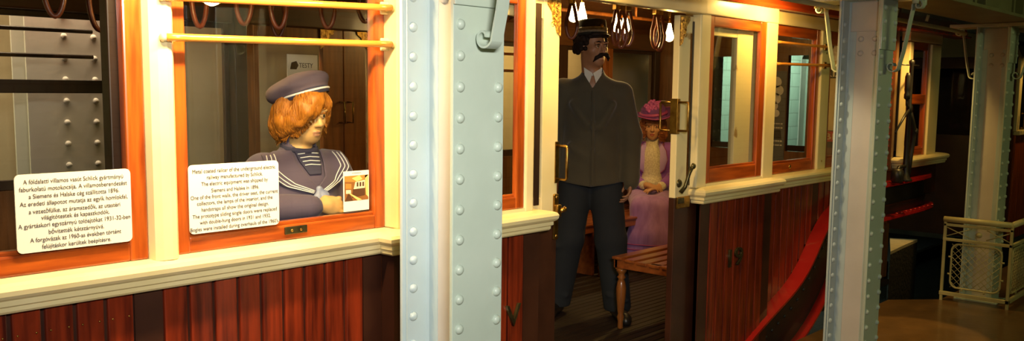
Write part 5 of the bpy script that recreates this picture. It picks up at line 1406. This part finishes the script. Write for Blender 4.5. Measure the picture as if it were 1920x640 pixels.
area('warm_lamp_pocket', (2.95, 2.20, 1.99), (2.85, 2.5, 1.3), .4, .05, 14, WARM2)
area('warm_lamp_door', (4.74, 2.24, 1.945), (4.78, 2.5, 1.6), .35, .05, 9, WARM2)
spot('column_fill_spot', (4.15, 2.12, 2.0), (4.9, 1.92, .5), 26, (1., .78, .45), 60, .6, .03)  # added spot that brightens the web of the middle column
area('green_platform_fill', (5.6, -1.6, 2.5), (5.6, 1.8, .6), 2.0, .2, 16, (.95, 1., .38))  # added fill for the greenish bounce on the column faces
spot('warm_spot_cab', (7.0, 2.20, 1.95), (7.15, 2.5, 1.2), 40, WARM2, 110, .8, .02)
spot('platform_fill_spot', (6.3, 1.35, 1.9), (6.35, 1.9, -.1), 7, WARM2, 90, .5, .05)  # added spot that warms the platform floor
spot('floor_pool_fill', (6.5, 1.55, 1.9), (6.0, 1.93, -.1), 90, WARM2, 26, .25, .03)  # added narrow spot, its cone shaped to lay a lit wedge on the floor
area('cool_platform_tube', (.15, -.35, 1.95), (1.85, 1.9, 1.25), .5, .15, 17, COOL, math.radians(75))
spot('light_patch_spot', (10.0, 3.0, 1.6), (9.5, 3.25, -.1), 60, WARM2, 30, .4, .05)  # added spot that lights the stand-in block in the pit
for i, (x, y, z) in enumerate(((4.56, 3.6, 1.82), (5.03, 3.6, 1.78), (5.62, 3.6, 1.75), (1.73, 3.05, 1.69))):
    point('bulb_light', (x, y, z), (6., 6., 24., 4.)[i], WARM2, .03)
area('tunnel_tube_near', (1.6, 5.07, 2.5), (1.6, 5.22, 0), 2.4, .04, 52, (1., .76, .50))
area('tunnel_tube_back', (-.2, 5.5, 2.5), (-.2, 5.6, 0), 1.6, .12, 30, (.85, 1., .5))
area('tunnel_tube_warm', (6.3, 5.4, 2.5), (6.3, 5.7, 0), 2.0, .12, 34, (1., .66, .27), math.radians(110))
area('tunnel_tube_far', (11.2, 5.4, 2.5), (11.2, 5.7, 0), 3.0, .12, 48, (.72, 1., .82), math.radians(100))
spot('next_car_lamp', (10.9, 2.1, 1.9), (10.9, 2.5, 1.0), 14, WARM2, 120, .6, .05)
w = bpy.data.worlds.new('world'); scene.world = w; w.use_nodes = True
w.node_tree.nodes['Background'].inputs[0].default_value = (.9, .75, .5, 1); w.node_tree.nodes['Background'].inputs[1].default_value = .01
vs_ = scene.view_settings; vs_.view_transform = 'Standard'; vs_.look = 'None'; vs_.exposure = 0.; vs_.gamma = 1.; vs_.use_curve_mapping = False
bpy.context.view_layer.update()
for o in bpy.data.objects:
    if '_off' in o: del o['_off']
